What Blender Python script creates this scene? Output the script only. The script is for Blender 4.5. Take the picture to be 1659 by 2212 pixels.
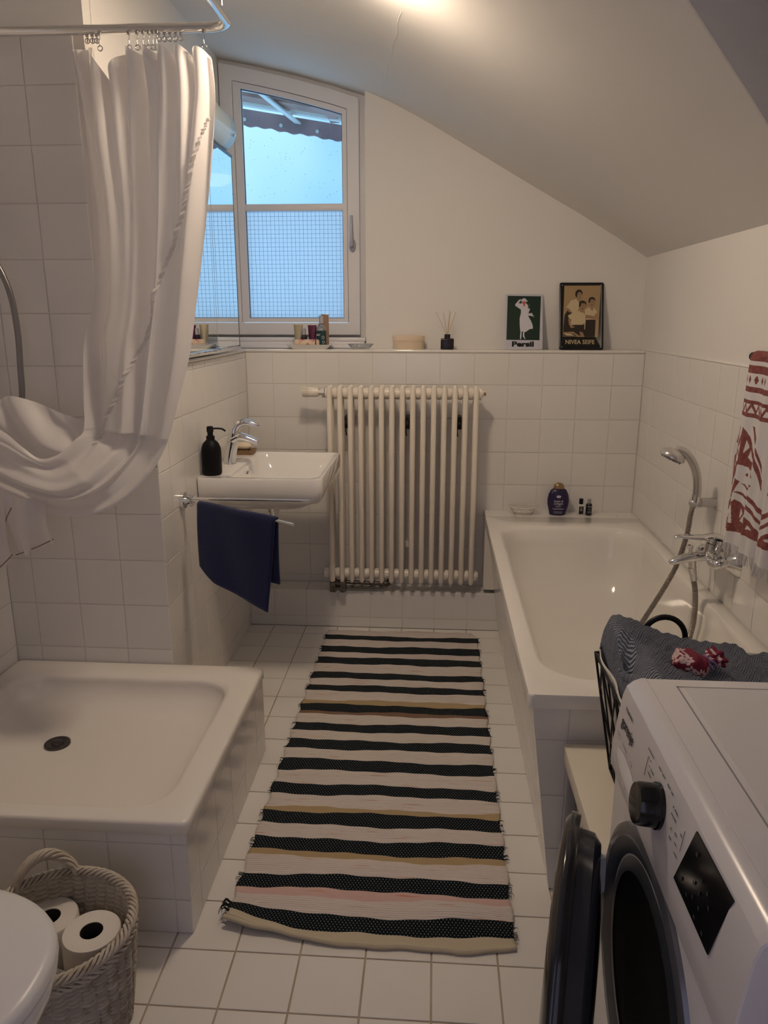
import bpy, bmesh, math, random
from mathutils import Vector, Matrix
random.seed(7)
S = bpy.context.scene
PI = math.pi
for o in list(bpy.data.objects): bpy.data.objects.remove(o)
COL = S.collection

# ---------------------------------------------------------------- camera
cam = bpy.data.cameras.new('camera'); camo = bpy.data.objects.new('camera', cam); COL.objects.link(camo)
cam.sensor_fit = 'VERTICAL'; cam.sensor_height = 24.0
cam.lens = 24.0 * 1639.77 / 2212.0
cam.clip_start = 0.02
PT, YW, RL = 0.2534, 0.0663, 0.0007
fwd = Vector((-math.sin(YW) * math.cos(PT), math.cos(YW) * math.cos(PT), -math.sin(PT)))
rgt = Vector((math.cos(YW), math.sin(YW), 0)); upv = rgt.cross(fwd)
r2 = rgt * math.cos(RL) + upv * math.sin(RL); u2 = upv * math.cos(RL) - rgt * math.sin(RL)
camo.matrix_world = Matrix(((r2.x, u2.x, -fwd.x, 0), (r2.y, u2.y, -fwd.y, -3.4156), (r2.z, u2.z, -fwd.z, 1.4165), (0, 0, 0, 1)))
S.camera = camo

# ---------------------------------------------------------------- world, view
w = bpy.data.worlds.new('sky'); S.world = w; w.use_nodes = True
nt = w.node_tree; nt.nodes.clear()
def wn(t, **k):
    n = nt.nodes.new(t)
    for a, b in k.items(): setattr(n, a, b)
    return n
tc = wn('ShaderNodeTexCoord'); ns = wn('ShaderNodeTexNoise'); cr = wn('ShaderNodeValToRGB'); bg = wn('ShaderNodeBackground'); wo = wn('ShaderNodeOutputWorld')
ns.inputs['Scale'].default_value = 2.6; ns.inputs['Detail'].default_value = 3
cr.color_ramp.elements[0].position = 0.40; cr.color_ramp.elements[0].color = (0.27, 0.55, 0.90, 1)
cr.color_ramp.elements[1].position = 0.66; cr.color_ramp.elements[1].color = (0.52, 0.85, 1.06, 1)
nt.links.new(tc.outputs['Generated'], ns.inputs['Vector']); nt.links.new(ns.outputs['Fac'], cr.inputs['Fac'])
nt.links.new(cr.outputs['Color'], bg.inputs['Color']); nt.links.new(bg.outputs['Background'], wo.inputs['Surface'])
bg.inputs['Strength'].default_value = 1.35
vs = S.view_settings; S.display_settings.display_device = 'sRGB'
vs.view_transform = 'Standard'; vs.look = 'None'; vs.exposure = 0.0; vs.gamma = 1.0; vs.use_curve_mapping = False
LAMP_COL = (1.0, 0.79, 0.585); LAMP_STR = 108.0
FILL_COL = (0.66, 0.68, 1.0); FILL_W = 3.2

# ---------------------------------------------------------------- materials
MATS = {}
def mat(name, color, rough=0.5, metal=0.0, noise=None, bump=None, sheen=0, spec=0.5, coat=0, emit=None, trans=0, alpha=None, ior=1.45):
    if name in MATS: return MATS[name]
    m = bpy.data.materials.new(name); m.use_nodes = True; t = m.node_tree; b = t.nodes['Principled BSDF']
    b.inputs['Base Color'].default_value = (*color, 1); b.inputs['Roughness'].default_value = rough
    b.inputs['Metallic'].default_value = metal; b.inputs['Specular IOR Level'].default_value = spec
    b.inputs['Coat Weight'].default_value = coat; b.inputs['Sheen Weight'].default_value = sheen
    b.inputs['Transmission Weight'].default_value = trans; b.inputs['IOR'].default_value = ior
    if emit: b.inputs['Emission Color'].default_value = (*emit[:3], 1); b.inputs['Emission Strength'].default_value = emit[3]
    tcn = t.nodes.new('ShaderNodeTexCoord')
    if noise:  # (scale, color2, lo, hi)
        n = t.nodes.new('ShaderNodeTexNoise'); n.inputs['Scale'].default_value = noise[0]; n.inputs['Detail'].default_value = 4
        t.links.new(tcn.outputs['Object'], n.inputs['Vector'])
        r = t.nodes.new('ShaderNodeValToRGB'); r.color_ramp.elements[0].position = noise[2]; r.color_ramp.elements[1].position = noise[3]
        r.color_ramp.elements[0].color = (*color, 1); r.color_ramp.elements[1].color = (*noise[1], 1)
        t.links.new(n.outputs['Fac'], r.inputs['Fac']); t.links.new(r.outputs['Color'], b.inputs['Base Color'])
    if bump:  # (scale, strength, distance)
        n = t.nodes.new('ShaderNodeTexNoise'); n.inputs['Scale'].default_value = bump[0]; n.inputs['Detail'].default_value = 3
        t.links.new(tcn.outputs['Object'], n.inputs['Vector'])
        bp = t.nodes.new('ShaderNodeBump'); bp.inputs['Strength'].default_value = bump[1]; bp.inputs['Distance'].default_value = bump[2]
        t.links.new(n.outputs['Fac'], bp.inputs['Height']); t.links.new(bp.outputs['Normal'], b.inputs['Normal'])
    MATS[name] = m; return m

TILE = mat('white_glazed_tile', (0.80, 0.775, 0.74), 0.16, noise=(1.7, (0.76, 0.735, 0.70), .35, .7), bump=(9, .06, .004))
FTILE = mat('white_floor_tile', (0.80, 0.775, 0.735), 0.30, noise=(2.2, (0.74, 0.71, 0.67), .35, .75), bump=(14, .08, .003))
GROUT = mat('wall_grout', (0.78, 0.735, 0.67), 0.9)
FGROUT = mat('floor_grout', (0.50, 0.42, 0.32), 0.95, noise=(8, (0.38, 0.30, 0.21), .4, .7))
PLASTER = mat('white_plaster', (0.80, 0.775, 0.74), 0.9, bump=(180, .12, .002), spec=.2)
CEILM = mat('ceiling_plaster', (0.82, 0.80, 0.77), 0.95, bump=(60, .1, .003), spec=.1)
ENAMEL = mat('white_enamel', (0.82, 0.79, 0.74), 0.08, coat=.4)
CERAM = mat('white_ceramic', (0.84, 0.82, 0.79), 0.06, coat=.5)
TRAYM = mat('matt_tray_enamel', (0.80, 0.76, 0.71), 0.28)
RADM = mat('cream_radiator_paint', (0.84, 0.77, 0.67), 0.28, noise=(6, (0.81, 0.74, 0.63), .4, .7))
CHROME = mat('chrome', (0.80, 0.80, 0.80), 0.06, 1.0)
STEEL = mat('brushed_steel', (0.55, 0.54, 0.53), 0.28, 1.0)
DSTEEL = mat('dark_steel', (0.10, 0.09, 0.09), 0.35, 0.9)
BLACKP = mat('black_plastic', (0.005, 0.005, 0.006), 0.4, spec=.3)
BLACKM = mat('matt_black_ceramic', (0.004, 0.004, 0.005), 0.5, spec=.2)
BLACKG = mat('gloss_black', (0.008, 0.008, 0.009), 0.16)
WPLAST = mat('white_plastic', (0.78, 0.77, 0.78), 0.3)
WMACH = mat('white_appliance_enamel', (0.74, 0.72, 0.73), 0.22, bump=(400, .04, .0006))
LIDM = mat('appliance_lid_texture', (0.70, 0.68, 0.68), 0.5, bump=(700, .12, .0006))
WINM = mat('white_window_paint', (0.78, 0.76, 0.77), 0.4)
SILV = mat('silver_plastic', (0.62, 0.60, 0.58), 0.2, .7)
GREYP = mat('grey_plastic', (0.05, 0.055, 0.065), 0.35)
BRACK = mat('rusty_black_bracket', (0.035, 0.03, 0.028), 0.5, .4)
OLDM = mat('worn_dark_brass', (0.13, 0.11, 0.09), 0.45, .6, noise=(60, (0.30, 0.27, 0.23), .5, .7))
WOODB = mat('birch_bench_veneer', (0.74, 0.69, 0.59), 0.45, noise=(4, (0.70, 0.65, 0.55), .3, .7))
GREYLEG = mat('grey_painted_leg', (0.30, 0.30, 0.31), 0.4)
DWOOD = mat('brown_wood', (0.30, 0.13, 0.06), 0.5, noise=(12, (0.22, 0.09, 0.04), .4, .7))
PALEW = mat('pale_chip_wood', (0.76, 0.62, 0.46), 0.6, noise=(5, (0.70, 0.56, 0.40), .4, .7))
REEDM = mat('rattan_reed', (0.55, 0.38, 0.22), 0.7)
WICK = mat('whitewashed_wicker', (0.56, 0.50, 0.42), 0.7, noise=(45, (0.38, 0.31, 0.24), .5, .72))
PAPER = mat('toilet_paper', (0.80, 0.76, 0.71), 0.95, bump=(300, .2, .001))
CARD = mat('dark_cardboard', (0.05, 0.04, 0.035), 0.9)
LINER = mat('white_cotton_liner', (0.72, 0.68, 0.64), 0.9, bump=(50, .3, .004))
GOLD = mat('bronze_gold', (0.30, 0.21, 0.10), 0.3, .6)
PURP = mat('dark_purple_plastic', (0.016, 0.010, 0.055), 0.28)
PLUM = mat('plum_tube', (0.10, 0.010, 0.045), 0.3)
GOLDT = mat('pale_gold_tube', (0.42, 0.36, 0.25), 0.3, .3)
TEALB = mat('black_teal_label', (0.012, 0.05, 0.055), 0.35)
BROWNB = mat('brown_box', (0.35, 0.20, 0.12), 0.5)
NAVYG = mat('dark_perfume_glass', (0.02, 0.015, 0.03), 0.1)
SOAPM = mat('cream_soap', (0.78, 0.66, 0.50), 0.45)
DISHW = mat('olive_wood', (0.33, 0.20, 0.10), 0.55, noise=(20, (0.22, 0.12, 0.06), .4, .6))
GLASSC = mat('clear_glass', (0.93, 0.95, 0.97), 0.03, trans=.85)
LABELW = mat('label_white', (0.72, 0.72, 0.72), 0.6)
LABELG = mat('label_grey', (0.35, 0.34, 0.40), 0.6)
MIRR = mat('mirror_silver', (0.90, 0.93, 0.92), 0.003, 1.0)
LAMPG = mat('opal_lamp_glass', (0.72, 0.78, 0.72), 0.25, trans=.0)
HANDLE = mat('window_handle_grey', (0.42, 0.42, 0.46), 0.35, .6)
SATIN = mat('seal_dark', (0.10, 0.11, 0.14), .6)
PRINTR = mat('printed_ink_red', (0.19, 0.055, 0.05), 0.95, noise=(90, (0.25, 0.085, 0.075), .4, .6))
HAMW = mat('hamam_white_cotton', (0.66, 0.64, 0.65), 0.95, bump=(220, .3, .001))
BEAM = mat('weathered_beam', (0.48, 0.30, 0.26), 0.8, noise=(10, (0.34, 0.22, 0.19), .4, .7))
GALV = mat('galvanised_strut', (0.80, 0.80, 0.78), 0.5, .3)
FASC = mat('slate_fascia', (0.44, 0.29, 0.30), 0.7, noise=(7, (0.30, 0.21, 0.22), .4, .7))

def translucent_mat(name, col, tcol, f, rough=.8, bump=None, emis=None):
    m = bpy.data.materials.new(name); m.use_nodes = True; t = m.node_tree; b = t.nodes['Principled BSDF']; out = t.nodes['Material Output']
    b.inputs['Base Color'].default_value = (*col, 1); b.inputs['Roughness'].default_value = rough
    tr = t.nodes.new('ShaderNodeBsdfTranslucent'); tr.inputs['Color'].default_value = (*tcol, 1)
    mx = t.nodes.new('ShaderNodeMixShader'); mx.inputs['Fac'].default_value = f
    t.links.new(b.outputs[0], mx.inputs[1]); t.links.new(tr.outputs[0], mx.inputs[2]); t.links.new(mx.outputs[0], out.inputs['Surface'])
    if bump:
        tcn = t.nodes.new('ShaderNodeTexCoord'); n = t.nodes.new('ShaderNodeTexNoise'); n.inputs['Scale'].default_value = bump[0]; n.inputs['Detail'].default_value = 4
        t.links.new(tcn.outputs['Object'], n.inputs['Vector']); bp = t.nodes.new('ShaderNodeBump'); bp.inputs['Strength'].default_value = bump[1]; bp.inputs['Distance'].default_value = bump[2]
        t.links.new(n.outputs['Fac'], bp.inputs['Height']); t.links.new(bp.outputs['Normal'], b.inputs['Normal'])
    MATS[name] = m; return m
CURT = translucent_mat('white_shower_fabric', (0.88, 0.85, 0.84), (0.84, 0.81, 0.80), .45, .38, bump=(9, .30, .010))
POLY = translucent_mat('translucent_roof_sheet', (0.75, 0.75, 0.72), (0.95, 0.88, 0.80), .75, .5)
FROST = translucent_mat('frosted_privacy_pane', (0.75, 0.80, 0.9), (0.96, 0.97, 1.0), .94, .4)

def pane_mat():
    m = bpy.data.materials.new('window_glass'); m.use_nodes = True; t = m.node_tree; t.nodes.clear()
    o = t.nodes.new('ShaderNodeOutputMaterial'); a = t.nodes.new('ShaderNodeBsdfTransparent'); g = t.nodes.new('ShaderNodeBsdfGlossy'); mx = t.nodes.new('ShaderNodeMixShader')
    a.inputs['Color'].default_value = (.95, .98, 1, 1); g.inputs['Roughness'].default_value = .02; mx.inputs['Fac'].default_value = .004
    t.links.new(a.outputs[0], mx.inputs[1]); t.links.new(g.outputs[0], mx.inputs[2]); t.links.new(mx.outputs[0], o.inputs['Surface']); return m
PANE = pane_mat()

def cloth_mat(name, c1, c2, scale, kind='weave', rough=.95, bstr=.6, bdist=.003):
    """woven cloth: procedural threads in object space (colour variation + bump)"""
    m = bpy.data.materials.new(name); m.use_nodes = True; t = m.node_tree; b = t.nodes['Principled BSDF']
    b.inputs['Roughness'].default_value = rough; b.inputs['Specular IOR Level'].default_value = .1
    L = t.links.new; N = t.nodes.new
    tcn = N('ShaderNodeTexCoord'); sep = N('ShaderNodeSeparateXYZ'); L(tcn.outputs['UV'], sep.inputs[0])
    def mth(op, a, bb=None):
        n = N('ShaderNodeMath'); n.operation = op
        for i, v in enumerate((a, bb)):
            if v is None: continue
            if isinstance(v, (int, float)): n.inputs[i].default_value = v
            else: L(v, n.inputs[i])
        return n.outputs[0]
    x, y = sep.outputs[0], sep.outputs[1]
    nz = N('ShaderNodeTexNoise'); nz.inputs['Scale'].default_value = scale * .9; nz.inputs['Detail'].default_value = 3; L(tcn.outputs['UV'], nz.inputs['Vector'])
    if kind == 'herring':
        tri = mth('PINGPONG', mth('ADD', x, mth('MULTIPLY', nz.outputs['Fac'], .004)), .030)
        ph = mth('MULTIPLY', mth('ADD', mth('MULTIPLY', tri, 1.9), y), scale)
        h = mth('MULTIPLY', mth('ADD', mth('SINE', mth('ADD', ph, mth('MULTIPLY', nz.outputs['Fac'], 2.2))), 1.0), .5)
        h = mth('MULTIPLY', h, mth('ADD', mth('MULTIPLY', nz.outputs['Fac'], 1.5), .20))
    elif kind == 'weave':  # light warp flecks on a dark weft
        fx = mth('SINE', mth('MULTIPLY', x, scale)); row = mth('MULTIPLY', y, scale * .58)
        fy = mth('SINE', mth('ADD', row, mth('MULTIPLY', mth('GREATER_THAN', fx, 0), PI)))
        fx2 = mth('ABSOLUTE', fx)
        h = mth('MULTIPLY', mth('GREATER_THAN', mth('MULTIPLY', fx2, fy), .60), 1.0)
        h = mth('MULTIPLY', h, mth('GREATER_THAN', nz.outputs['Fac'], .45))
    else:  # streaks along x
        st = N('ShaderNodeMapping'); st.inputs['Scale'].default_value = (9, 150, 1); L(tcn.outputs['UV'], st.inputs['Vector'])
        n2 = N('ShaderNodeTexNoise'); n2.inputs['Scale'].default_value = 1.0; n2.inputs['Detail'].default_value = 4; L(st.outputs[0], n2.inputs['Vector'])
        h = n2.outputs['Fac']
    r = N('ShaderNodeValToRGB'); r.color_ramp.elements[0].color = (*c1, 1); r.color_ramp.elements[1].color = (*c2, 1)
    if kind == 'streak': r.color_ramp.elements[0].position = .63; r.color_ramp.elements[1].position = .71
    if kind == 'weave': r.color_ramp.elements[0].position = .3; r.color_ramp.elements[1].position = .7
    L(h, r.inputs['Fac']); L(r.outputs['Color'], b.inputs['Base Color'])
    bh = h
    if kind == 'streak':
        wv = mth('SINE', mth('MULTIPLY', y, 900)); bh = mth('ADD', h, mth('MULTIPLY', wv, .3))
    bp = N('ShaderNodeBump'); bp.inputs['Strength'].default_value = bstr; bp.inputs['Distance'].default_value = bdist
    L(bh, bp.inputs['Height']); L(bp.outputs['Normal'], b.inputs['Normal'])
    MATS[name] = m; return m
BLUET = cloth_mat('blue_herringbone_towel', (0.12, 0.135, 0.18), (0.52, 0.56, 0.66), 640, 'herring', bstr=1.0, bdist=.006)
RUGD = cloth_mat('rug_dark_weave', (0.006, 0.0085, 0.013), (0.22, 0.25, 0.23), 720, 'weave', bstr=.5)
RUGC = cloth_mat('rug_cream_weave', (0.71, 0.635, 0.59), (0.58, 0.27, 0.17), 300, 'streak', bstr=.9, bdist=.004)
RUGP = cloth_mat('rug_pink_weave', (0.62, 0.43, 0.39), (0.55, 0.20, 0.12), 300, 'streak', bstr=.5, bdist=.002)
RUGT = mat('rug_tan_weave', (0.42, 0.31, 0.17), 0.95, bump=(300, .6, .003))
RUGB = mat('rug_brown_weave', (0.20, 0.12, 0.08), 0.95, bump=(300, .6, .003))
RUGE = mat('rug_end_band', (0.56, 0.49, 0.36), 0.95, bump=(400, .5, .002))
NAVYT = mat('navy_terry', (0.004, 0.010, 0.060), 0.95, sheen=.15, bump=(500, .8, .003), noise=(200, (0.006, 0.016, 0.085), .4, .7))
SACH = mat('burgundy_cotton', (0.16, 0.006, 0.028), 0.8, bump=(60, .4, .004))
SACHF = mat('pink_flower_print', (0.62, 0.46, 0.46), 0.8)
RIBB = mat('lilac_ribbon', (0.24, 0.16, 0.36), 0.6)

# ---------------------------------------------------------------- helpers
def setp(o, label=None, cat=None, group=None, kind=None):
    if label: o['label'] = label
    if cat: o['category'] = cat
    if group: o['group'] = group
    if kind: o['kind'] = kind
    return o
def finish(me, smooth=35):
    if smooth is None: return
    me.shade_smooth()
    if smooth < 180: me.set_sharp_from_angle(angle=math.radians(smooth))
def obj(name, bm, m, parent=None, smooth=35, normals=True):
    me = bpy.data.meshes.new(name)
    if normals: bmesh.ops.recalc_face_normals(bm, faces=bm.faces)
    bm.to_mesh(me); bm.free()
    for x in (m if isinstance(m, (list, tuple)) else [m]): me.materials.append(x)
    finish(me, smooth)
    o = bpy.data.objects.new(name, me); COL.objects.link(o)
    if parent:
        o.parent = parent
        if parent.get('_w') is None: o.matrix_parent_inverse = Matrix.Translation(-parent_world(parent))
    return o
def parent_world(p):
    return p.location.copy() if (p.type == 'EMPTY' and not p.parent) else Vector((0, 0, 0))
def thing(name, label, cat, loc, group=None):
    o = bpy.data.objects.new(name, None); o.location = loc; o.empty_display_size = .05; COL.objects.link(o)
    return setp(o, label, cat, group)
def B(): return bmesh.new()
def box(bm, x0, x1, y0, y1, z0, z1, bev=0, seg=2, M=None, mi=0):
    vs = [bm.verts.new((x, y, z)) for x in (x0, x1) for y in (y0, y1) for z in (z0, z1)]
    F = [(0, 1, 3, 2), (4, 6, 7, 5), (0, 4, 5, 1), (2, 3, 7, 6), (0, 2, 6, 4), (1, 5, 7, 3)]
    fs = [bm.faces.new([vs[i] for i in f]) for f in F]
    for f in fs: f.material_index = mi
    if bev:
        es = list({e for f in fs for e in f.edges})
        r = bmesh.ops.bevel(bm, geom=es, offset=bev, segments=seg, affect='EDGES', profile=.5)
        vs = list({v for f in r['faces'] for v in f.verts} | {v for v in vs if v.is_valid})
    if M is not None:
        allv = set(vs)
        bmesh.ops.transform(bm, matrix=M, verts=[v for v in allv if v.is_valid])
    return vs
def frame_of(d):
    d = d.normalized(); a = Vector((0, 0, 1)) if abs(d.z) < .9 else Vector((1, 0, 0))
    u = d.cross(a).normalized(); return u, u.cross(d).normalized()
def ringv(bm, c, u, v, ru, rv, n, ph=0):
    return [bm.verts.new(c + u * (ru * math.cos(ph + 2 * PI * i / n)) + v * (rv * math.sin(ph + 2 * PI * i / n))) for i in range(n)]
def bridge(bm, a, b, mi=0):
    n = len(a)
    for i in range(n):
        f = bm.faces.new((a[i], a[(i + 1) % n], b[(i + 1) % n], b[i])); f.material_index = mi
def cyl(bm, p0, p1, r0, r1=None, n=20, caps=True, mi=0):
    p0 = Vector(p0); p1 = Vector(p1); r1 = r0 if r1 is None else r1
    u, v = frame_of(p1 - p0); a = ringv(bm, p0, u, v, r0, r0, n); b = ringv(bm, p1, u, v, r1, r1, n); bridge(bm, a, b, mi)
    if caps: bm.faces.new(a[::-1]).material_index = mi; bm.faces.new(b).material_index = mi
def lathe(bm, prof, c=(0, 0, 0), n=28, ax=(0, 0, 1), sx=1, sy=1, mi=0, cap=True):
    """prof: list of (r, h) along axis"""
    c = Vector(c); ax = Vector(ax).normalized(); u, v = frame_of(ax)
    if abs(ax.z) > .99: u, v = Vector((1, 0, 0)), Vector((0, 1, 0))
    rs = []
    for r, h in prof: rs.append(ringv(bm, c + ax * h, u, v, max(r, 1e-5) * sx, max(r, 1e-5) * sy, n))
    for a, b in zip(rs, rs[1:]): bridge(bm, a, b, mi)
    if cap:
        bm.faces.new(rs[0][::-1]).material_index = mi; bm.faces.new(rs[-1]).material_index = mi
def smoothpath(pts, k=6):
    P = [Vector(p) for p in pts]; out = []
    for i in range(len(P) - 1):
        a = P[max(i - 1, 0)]; b = P[i]; c = P[i + 1]; d = P[min(i + 2, len(P) - 1)]
        for j in range(k):
            t = j / k
            out.append(.5 * ((2 * b) + (c - a) * t + (2 * a - 5 * b + 4 * c - d) * t * t + (3 * b - a - 3 * c + d) * t ** 3))
    out.append(P[-1]); return out
def tube(bm, pts, r, n=10, smooth=0, flat=1.0, mi=0, caps=True):
    P = smoothpath(pts, smooth) if smooth else [Vector(p) for p in pts]
    m = len(P); R = r if callable(r) else (lambda t: r)
    tang = [(P[min(i + 1, m - 1)] - P[max(i - 1, 0)]).normalized() for i in range(m)]
    u, _ = frame_of(tang[0]); prev = None; rs = []
    for i in range(m):
        u = (u - tang[i] * u.dot(tang[i])).normalized(); v = tang[i].cross(u)
        rr = R(i / max(m - 1, 1)); rs.append(ringv(bm, P[i], u, v, rr, rr * flat, n))
    for a, b in zip(rs, rs[1:]): bridge(bm, a, b, mi)
    if caps: bm.faces.new(rs[0][::-1]).material_index = mi; bm.faces.new(rs[-1]).material_index = mi
def rrect(x0, x1, y0, y1, r, z, k=8):
    """rounded rectangle loop of 4*(k+1) points; z may be callable"""
    out = []; rr = r if isinstance(r, (list, tuple)) else [r] * 4
    for q, (cx, cy, sx, sy, a0) in enumerate([(x1, y1, -1, -1, 0), (x0, y1, 1, -1, PI / 2), (x0, y0, 1, 1, PI), (x1, y0, -1, 1, 3 * PI / 2)]):
        rq = rr[q]; ox = cx + sx * rq; oy = cy + sy * rq
        for i in range(k + 1):
            a = a0 + PI / 2 * i / k; px = ox + rq * math.cos(a); py = oy + rq * math.sin(a)
            out.append(Vector((px, py, z(px, py) if callable(z) else z)))
    return out
def loft(bm, loops, cap0=False, cap1=False, mi=0):
    rs = [[bm.verts.new(p) for p in L] for L in loops]
    for a, b in zip(rs, rs[1:]): bridge(bm, a, b, mi)
    if cap0: bm.faces.new(rs[0][::-1]).material_index = mi
    if cap1: bm.faces.new(rs[-1]).material_index = mi
    return rs
def prism(bm, pts, vec, mi=0):
    """polygon pts extruded by vec"""
    vec = Vector(vec); a = [bm.verts.new(Vector(p)) for p in pts]; b = [bm.verts.new(Vector(p) + vec) for p in pts]
    bm.faces.new(a[::-1]).material_index = mi; bm.faces.new(b).material_index = mi; bridge(bm, a, b, mi)
def gridmesh(bm, f, nu, nv, uv=True, mi=None, wrapu=False, su=1, sv=1):
    V = [[bm.verts.new(f(i / nu, j / nv)) for i in range(nu + (0 if wrapu else 1))] for j in range(nv + 1)]
    lay = bm.loops.layers.uv.verify() if uv else None
    for j in range(nv):
        for i in range(nu):
            i2 = (i + 1) % nu if wrapu else i + 1
            fc = bm.faces.new((V[j][i], V[j][i2], V[j + 1][i2], V[j + 1][i]))
            if mi is not None: fc.material_index = mi(i, j)
            if uv:
                for l, (a, b) in zip(fc.loops, ((i, j), (i + 1, j), (i + 1, j + 1), (i, j + 1))): l[lay].uv = (a / nu * su, b / nv * sv)
    return V
def thicken(o, t, off=0):
    m = o.modifiers.new('thickness', 'SOLIDIFY'); m.thickness = t; m.offset = off; return m
def text_mesh(bm, s, size, M, bold=0.0, align='CENTER', mi=0, sx=1.0):
    cu = bpy.data.curves.new('t', 'FONT'); cu.body = s; cu.size = size; cu.align_x = align; cu.align_y = 'CENTER'; cu.offset = bold; cu.resolution_u = 3
    o = bpy.data.objects.new('t', cu); COL.objects.link(o)
    dg = bpy.context.evaluated_depsgraph_get(); me = bpy.data.meshes.new_from_object(o.evaluated_get(dg))
    n0 = len(bm.verts); f0 = len(bm.faces)
    bm.from_mesh(me); bm.verts.ensure_lookup_table(); bm.faces.ensure_lookup_table()
    bmesh.ops.transform(bm, matrix=M @ Matrix.Diagonal((sx, 1, 1, 1)), verts=bm.verts[n0:])
    for f in bm.faces[f0:]: f.material_index = mi
    bpy.data.objects.remove(o); bpy.data.curves.remove(cu); bpy.data.meshes.remove(me)

# tiles: one object per tile, mesh shared between alike tiles
def clip(poly, a, b, c):
    out = []
    for i in range(len(poly)):
        p, q = poly[i], poly[(i + 1) % len(poly)]; dp = a * p[0] + b * p[1] - c; dq = a * q[0] + b * q[1] - c
        if dp <= 0: out.append(p)
        if dp * dq < 0:
            t = dp / (dp - dq); out.append((p[0] + (q[0] - p[0]) * t, p[1] + (q[1] - p[1]) * t))
    return out
TCACHE = {}
def tile_mesh(poly, th, m, key=None):
    if key and (key, m.name) in TCACHE: return TCACHE[(key, m.name)]
    cx = sum(p[0] for p in poly) / len(poly); cy = sum(p[1] for p in poly) / len(poly)
    bm = B(); n = len(poly); ch = .0012
    def inset(d): # scale toward centre approx by distance
        o = []
        for p in poly:
            vx, vy = p[0] - cx, p[1] - cy; l = max(math.hypot(vx, vy), 1e-4); s = max(0, (l - d * 1.41) / l); o.append((cx + vx * s, cy + vy * s))
        return o
    r = [[bm.verts.new((x, y, z)) for x, y in pp] for pp, z in ((poly, 0.0), (poly, th - ch * .5), (inset(ch), th))]
    bridge(bm, r[0], r[1]); bridge(bm, r[1], r[2]); bm.faces.new(r[2])
    bmesh.ops.recalc_face_normals(bm, faces=bm.faces)
    me = bpy.data.meshes.new('tile'); bm.to_mesh(me); bm.free(); me.materials.append(m)
    if key: TCACHE[(key, m.name)] = me
    return me
def tiles(parent, O, U, V, ur, vr, u0, v0, s=.15, sv=None, gap=.0024, th=.0022, m=None, clips=(), skip=None, tilt=.0016):
    """grid in plane O + u*U + v*V; joints at u0 + k*s, v0 + k*sv"""
    m = m or TILE; sv = sv or s; O, U, V = Vector(O), Vector(U).normalized(), Vector(V).normalized(); N = U.cross(V)
    ku = [u0 + s * k for k in range(-60, 60)]; kv = [v0 + sv * k for k in range(-60, 60)]
    us = [ur[0]] + [k for k in ku if ur[0] + .006 < k < ur[1] - .006] + [ur[1]]
    vsx = [vr[0]] + [k for k in kv if vr[0] + .006 < k < vr[1] - .006] + [vr[1]]
    for a, b in zip(us, us[1:]):
        for c, d in zip(vsx, vsx[1:]):
            cu, cv = (a + b) / 2, (c + d) / 2
            if skip and skip(cu, cv): continue
            g = gap / 2; poly = [(a + g - cu, c + g - cv), (b - g - cu, c + g - cv), (b - g - cu, d - g - cv), (a + g - cu, d - g - cv)]
            key = (round(b - a, 3), round(d - c, 3), th)
            for (A, Bb, C) in clips:
                p2 = clip(poly, A, Bb, C - A * cu - Bb * cv)
                if p2 != poly: key = None
                poly = p2
            if len(poly) < 3: continue
            o = bpy.data.objects.new('tile', tile_mesh(poly, th, m, key)); COL.objects.link(o); o.parent = parent
            R = Matrix((U, V, N)).transposed().to_4x4(); R.translation = O + U * cu + V * cv
            T = Matrix.Rotation(random.uniform(-tilt, tilt), 4, 'X') @ Matrix.Rotation(random.uniform(-tilt, tilt), 4, 'Y')
            o.matrix_world = R @ T
def struct(name, bm, m, smooth=None):
    o = obj(name, bm, m, None, smooth); o['kind'] = 'structure'; return o

# ================================================================= ROOM
LW, RW = -0.848, 0.905            # tiled faces of the left and right wall
LU = -0.965                       # plaster face above the left wainscot
SHX, SHY = -1.375, -1.165         # shower niche
UY = 0.13                         # plaster face above the back ledge
LEDGE = 1.270
YB = -4.1
PROF = [(-1.40, 2.56), (-1.18, 2.535), (-.965, 2.497), (-.80, 2.465), (-.63, 2.427), (-.47, 2.385), (-.316, 2.338), (-.20, 2.288), (-.098, 2.238), (.0, 2.184), (.101, 2.127), (.303, 2.013), (.45, 1.931), (.61, 1.843), (.76, 1.755), (.905, 1.665), (1.0, 1.61)]
def zc(x):
    for (a, b), (c, d) in zip(PROF, PROF[1:]):
        if a <= x <= c: return b + (d - b) * (x - a) / (c - a)
    return PROF[0][1]
Tt = .0022
# floor
bm = B(); box(bm, -1.5, 1.1, YB - .1, .35, -.12, -Tt); floor = struct('floor', bm, FGROUT)
def fskip(u, v):
    x, y = u, v
    if x > .46 and y > -1.74: return True      # under the bath
    if x < -.70 and -1.80 < y < -1.165: return True
    if x < -.56 and -1.90 < y < -1.3: return True
    if x < LW and y > -1.2: return True
    return False
tiles(floor, (0, 0, -Tt), (1, 0, 0), (0, 1, 0), (-1.37, .90), (-3.65, -.115), -.5855, -2.004, gap=.0042, m=FTILE, skip=fskip)

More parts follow.
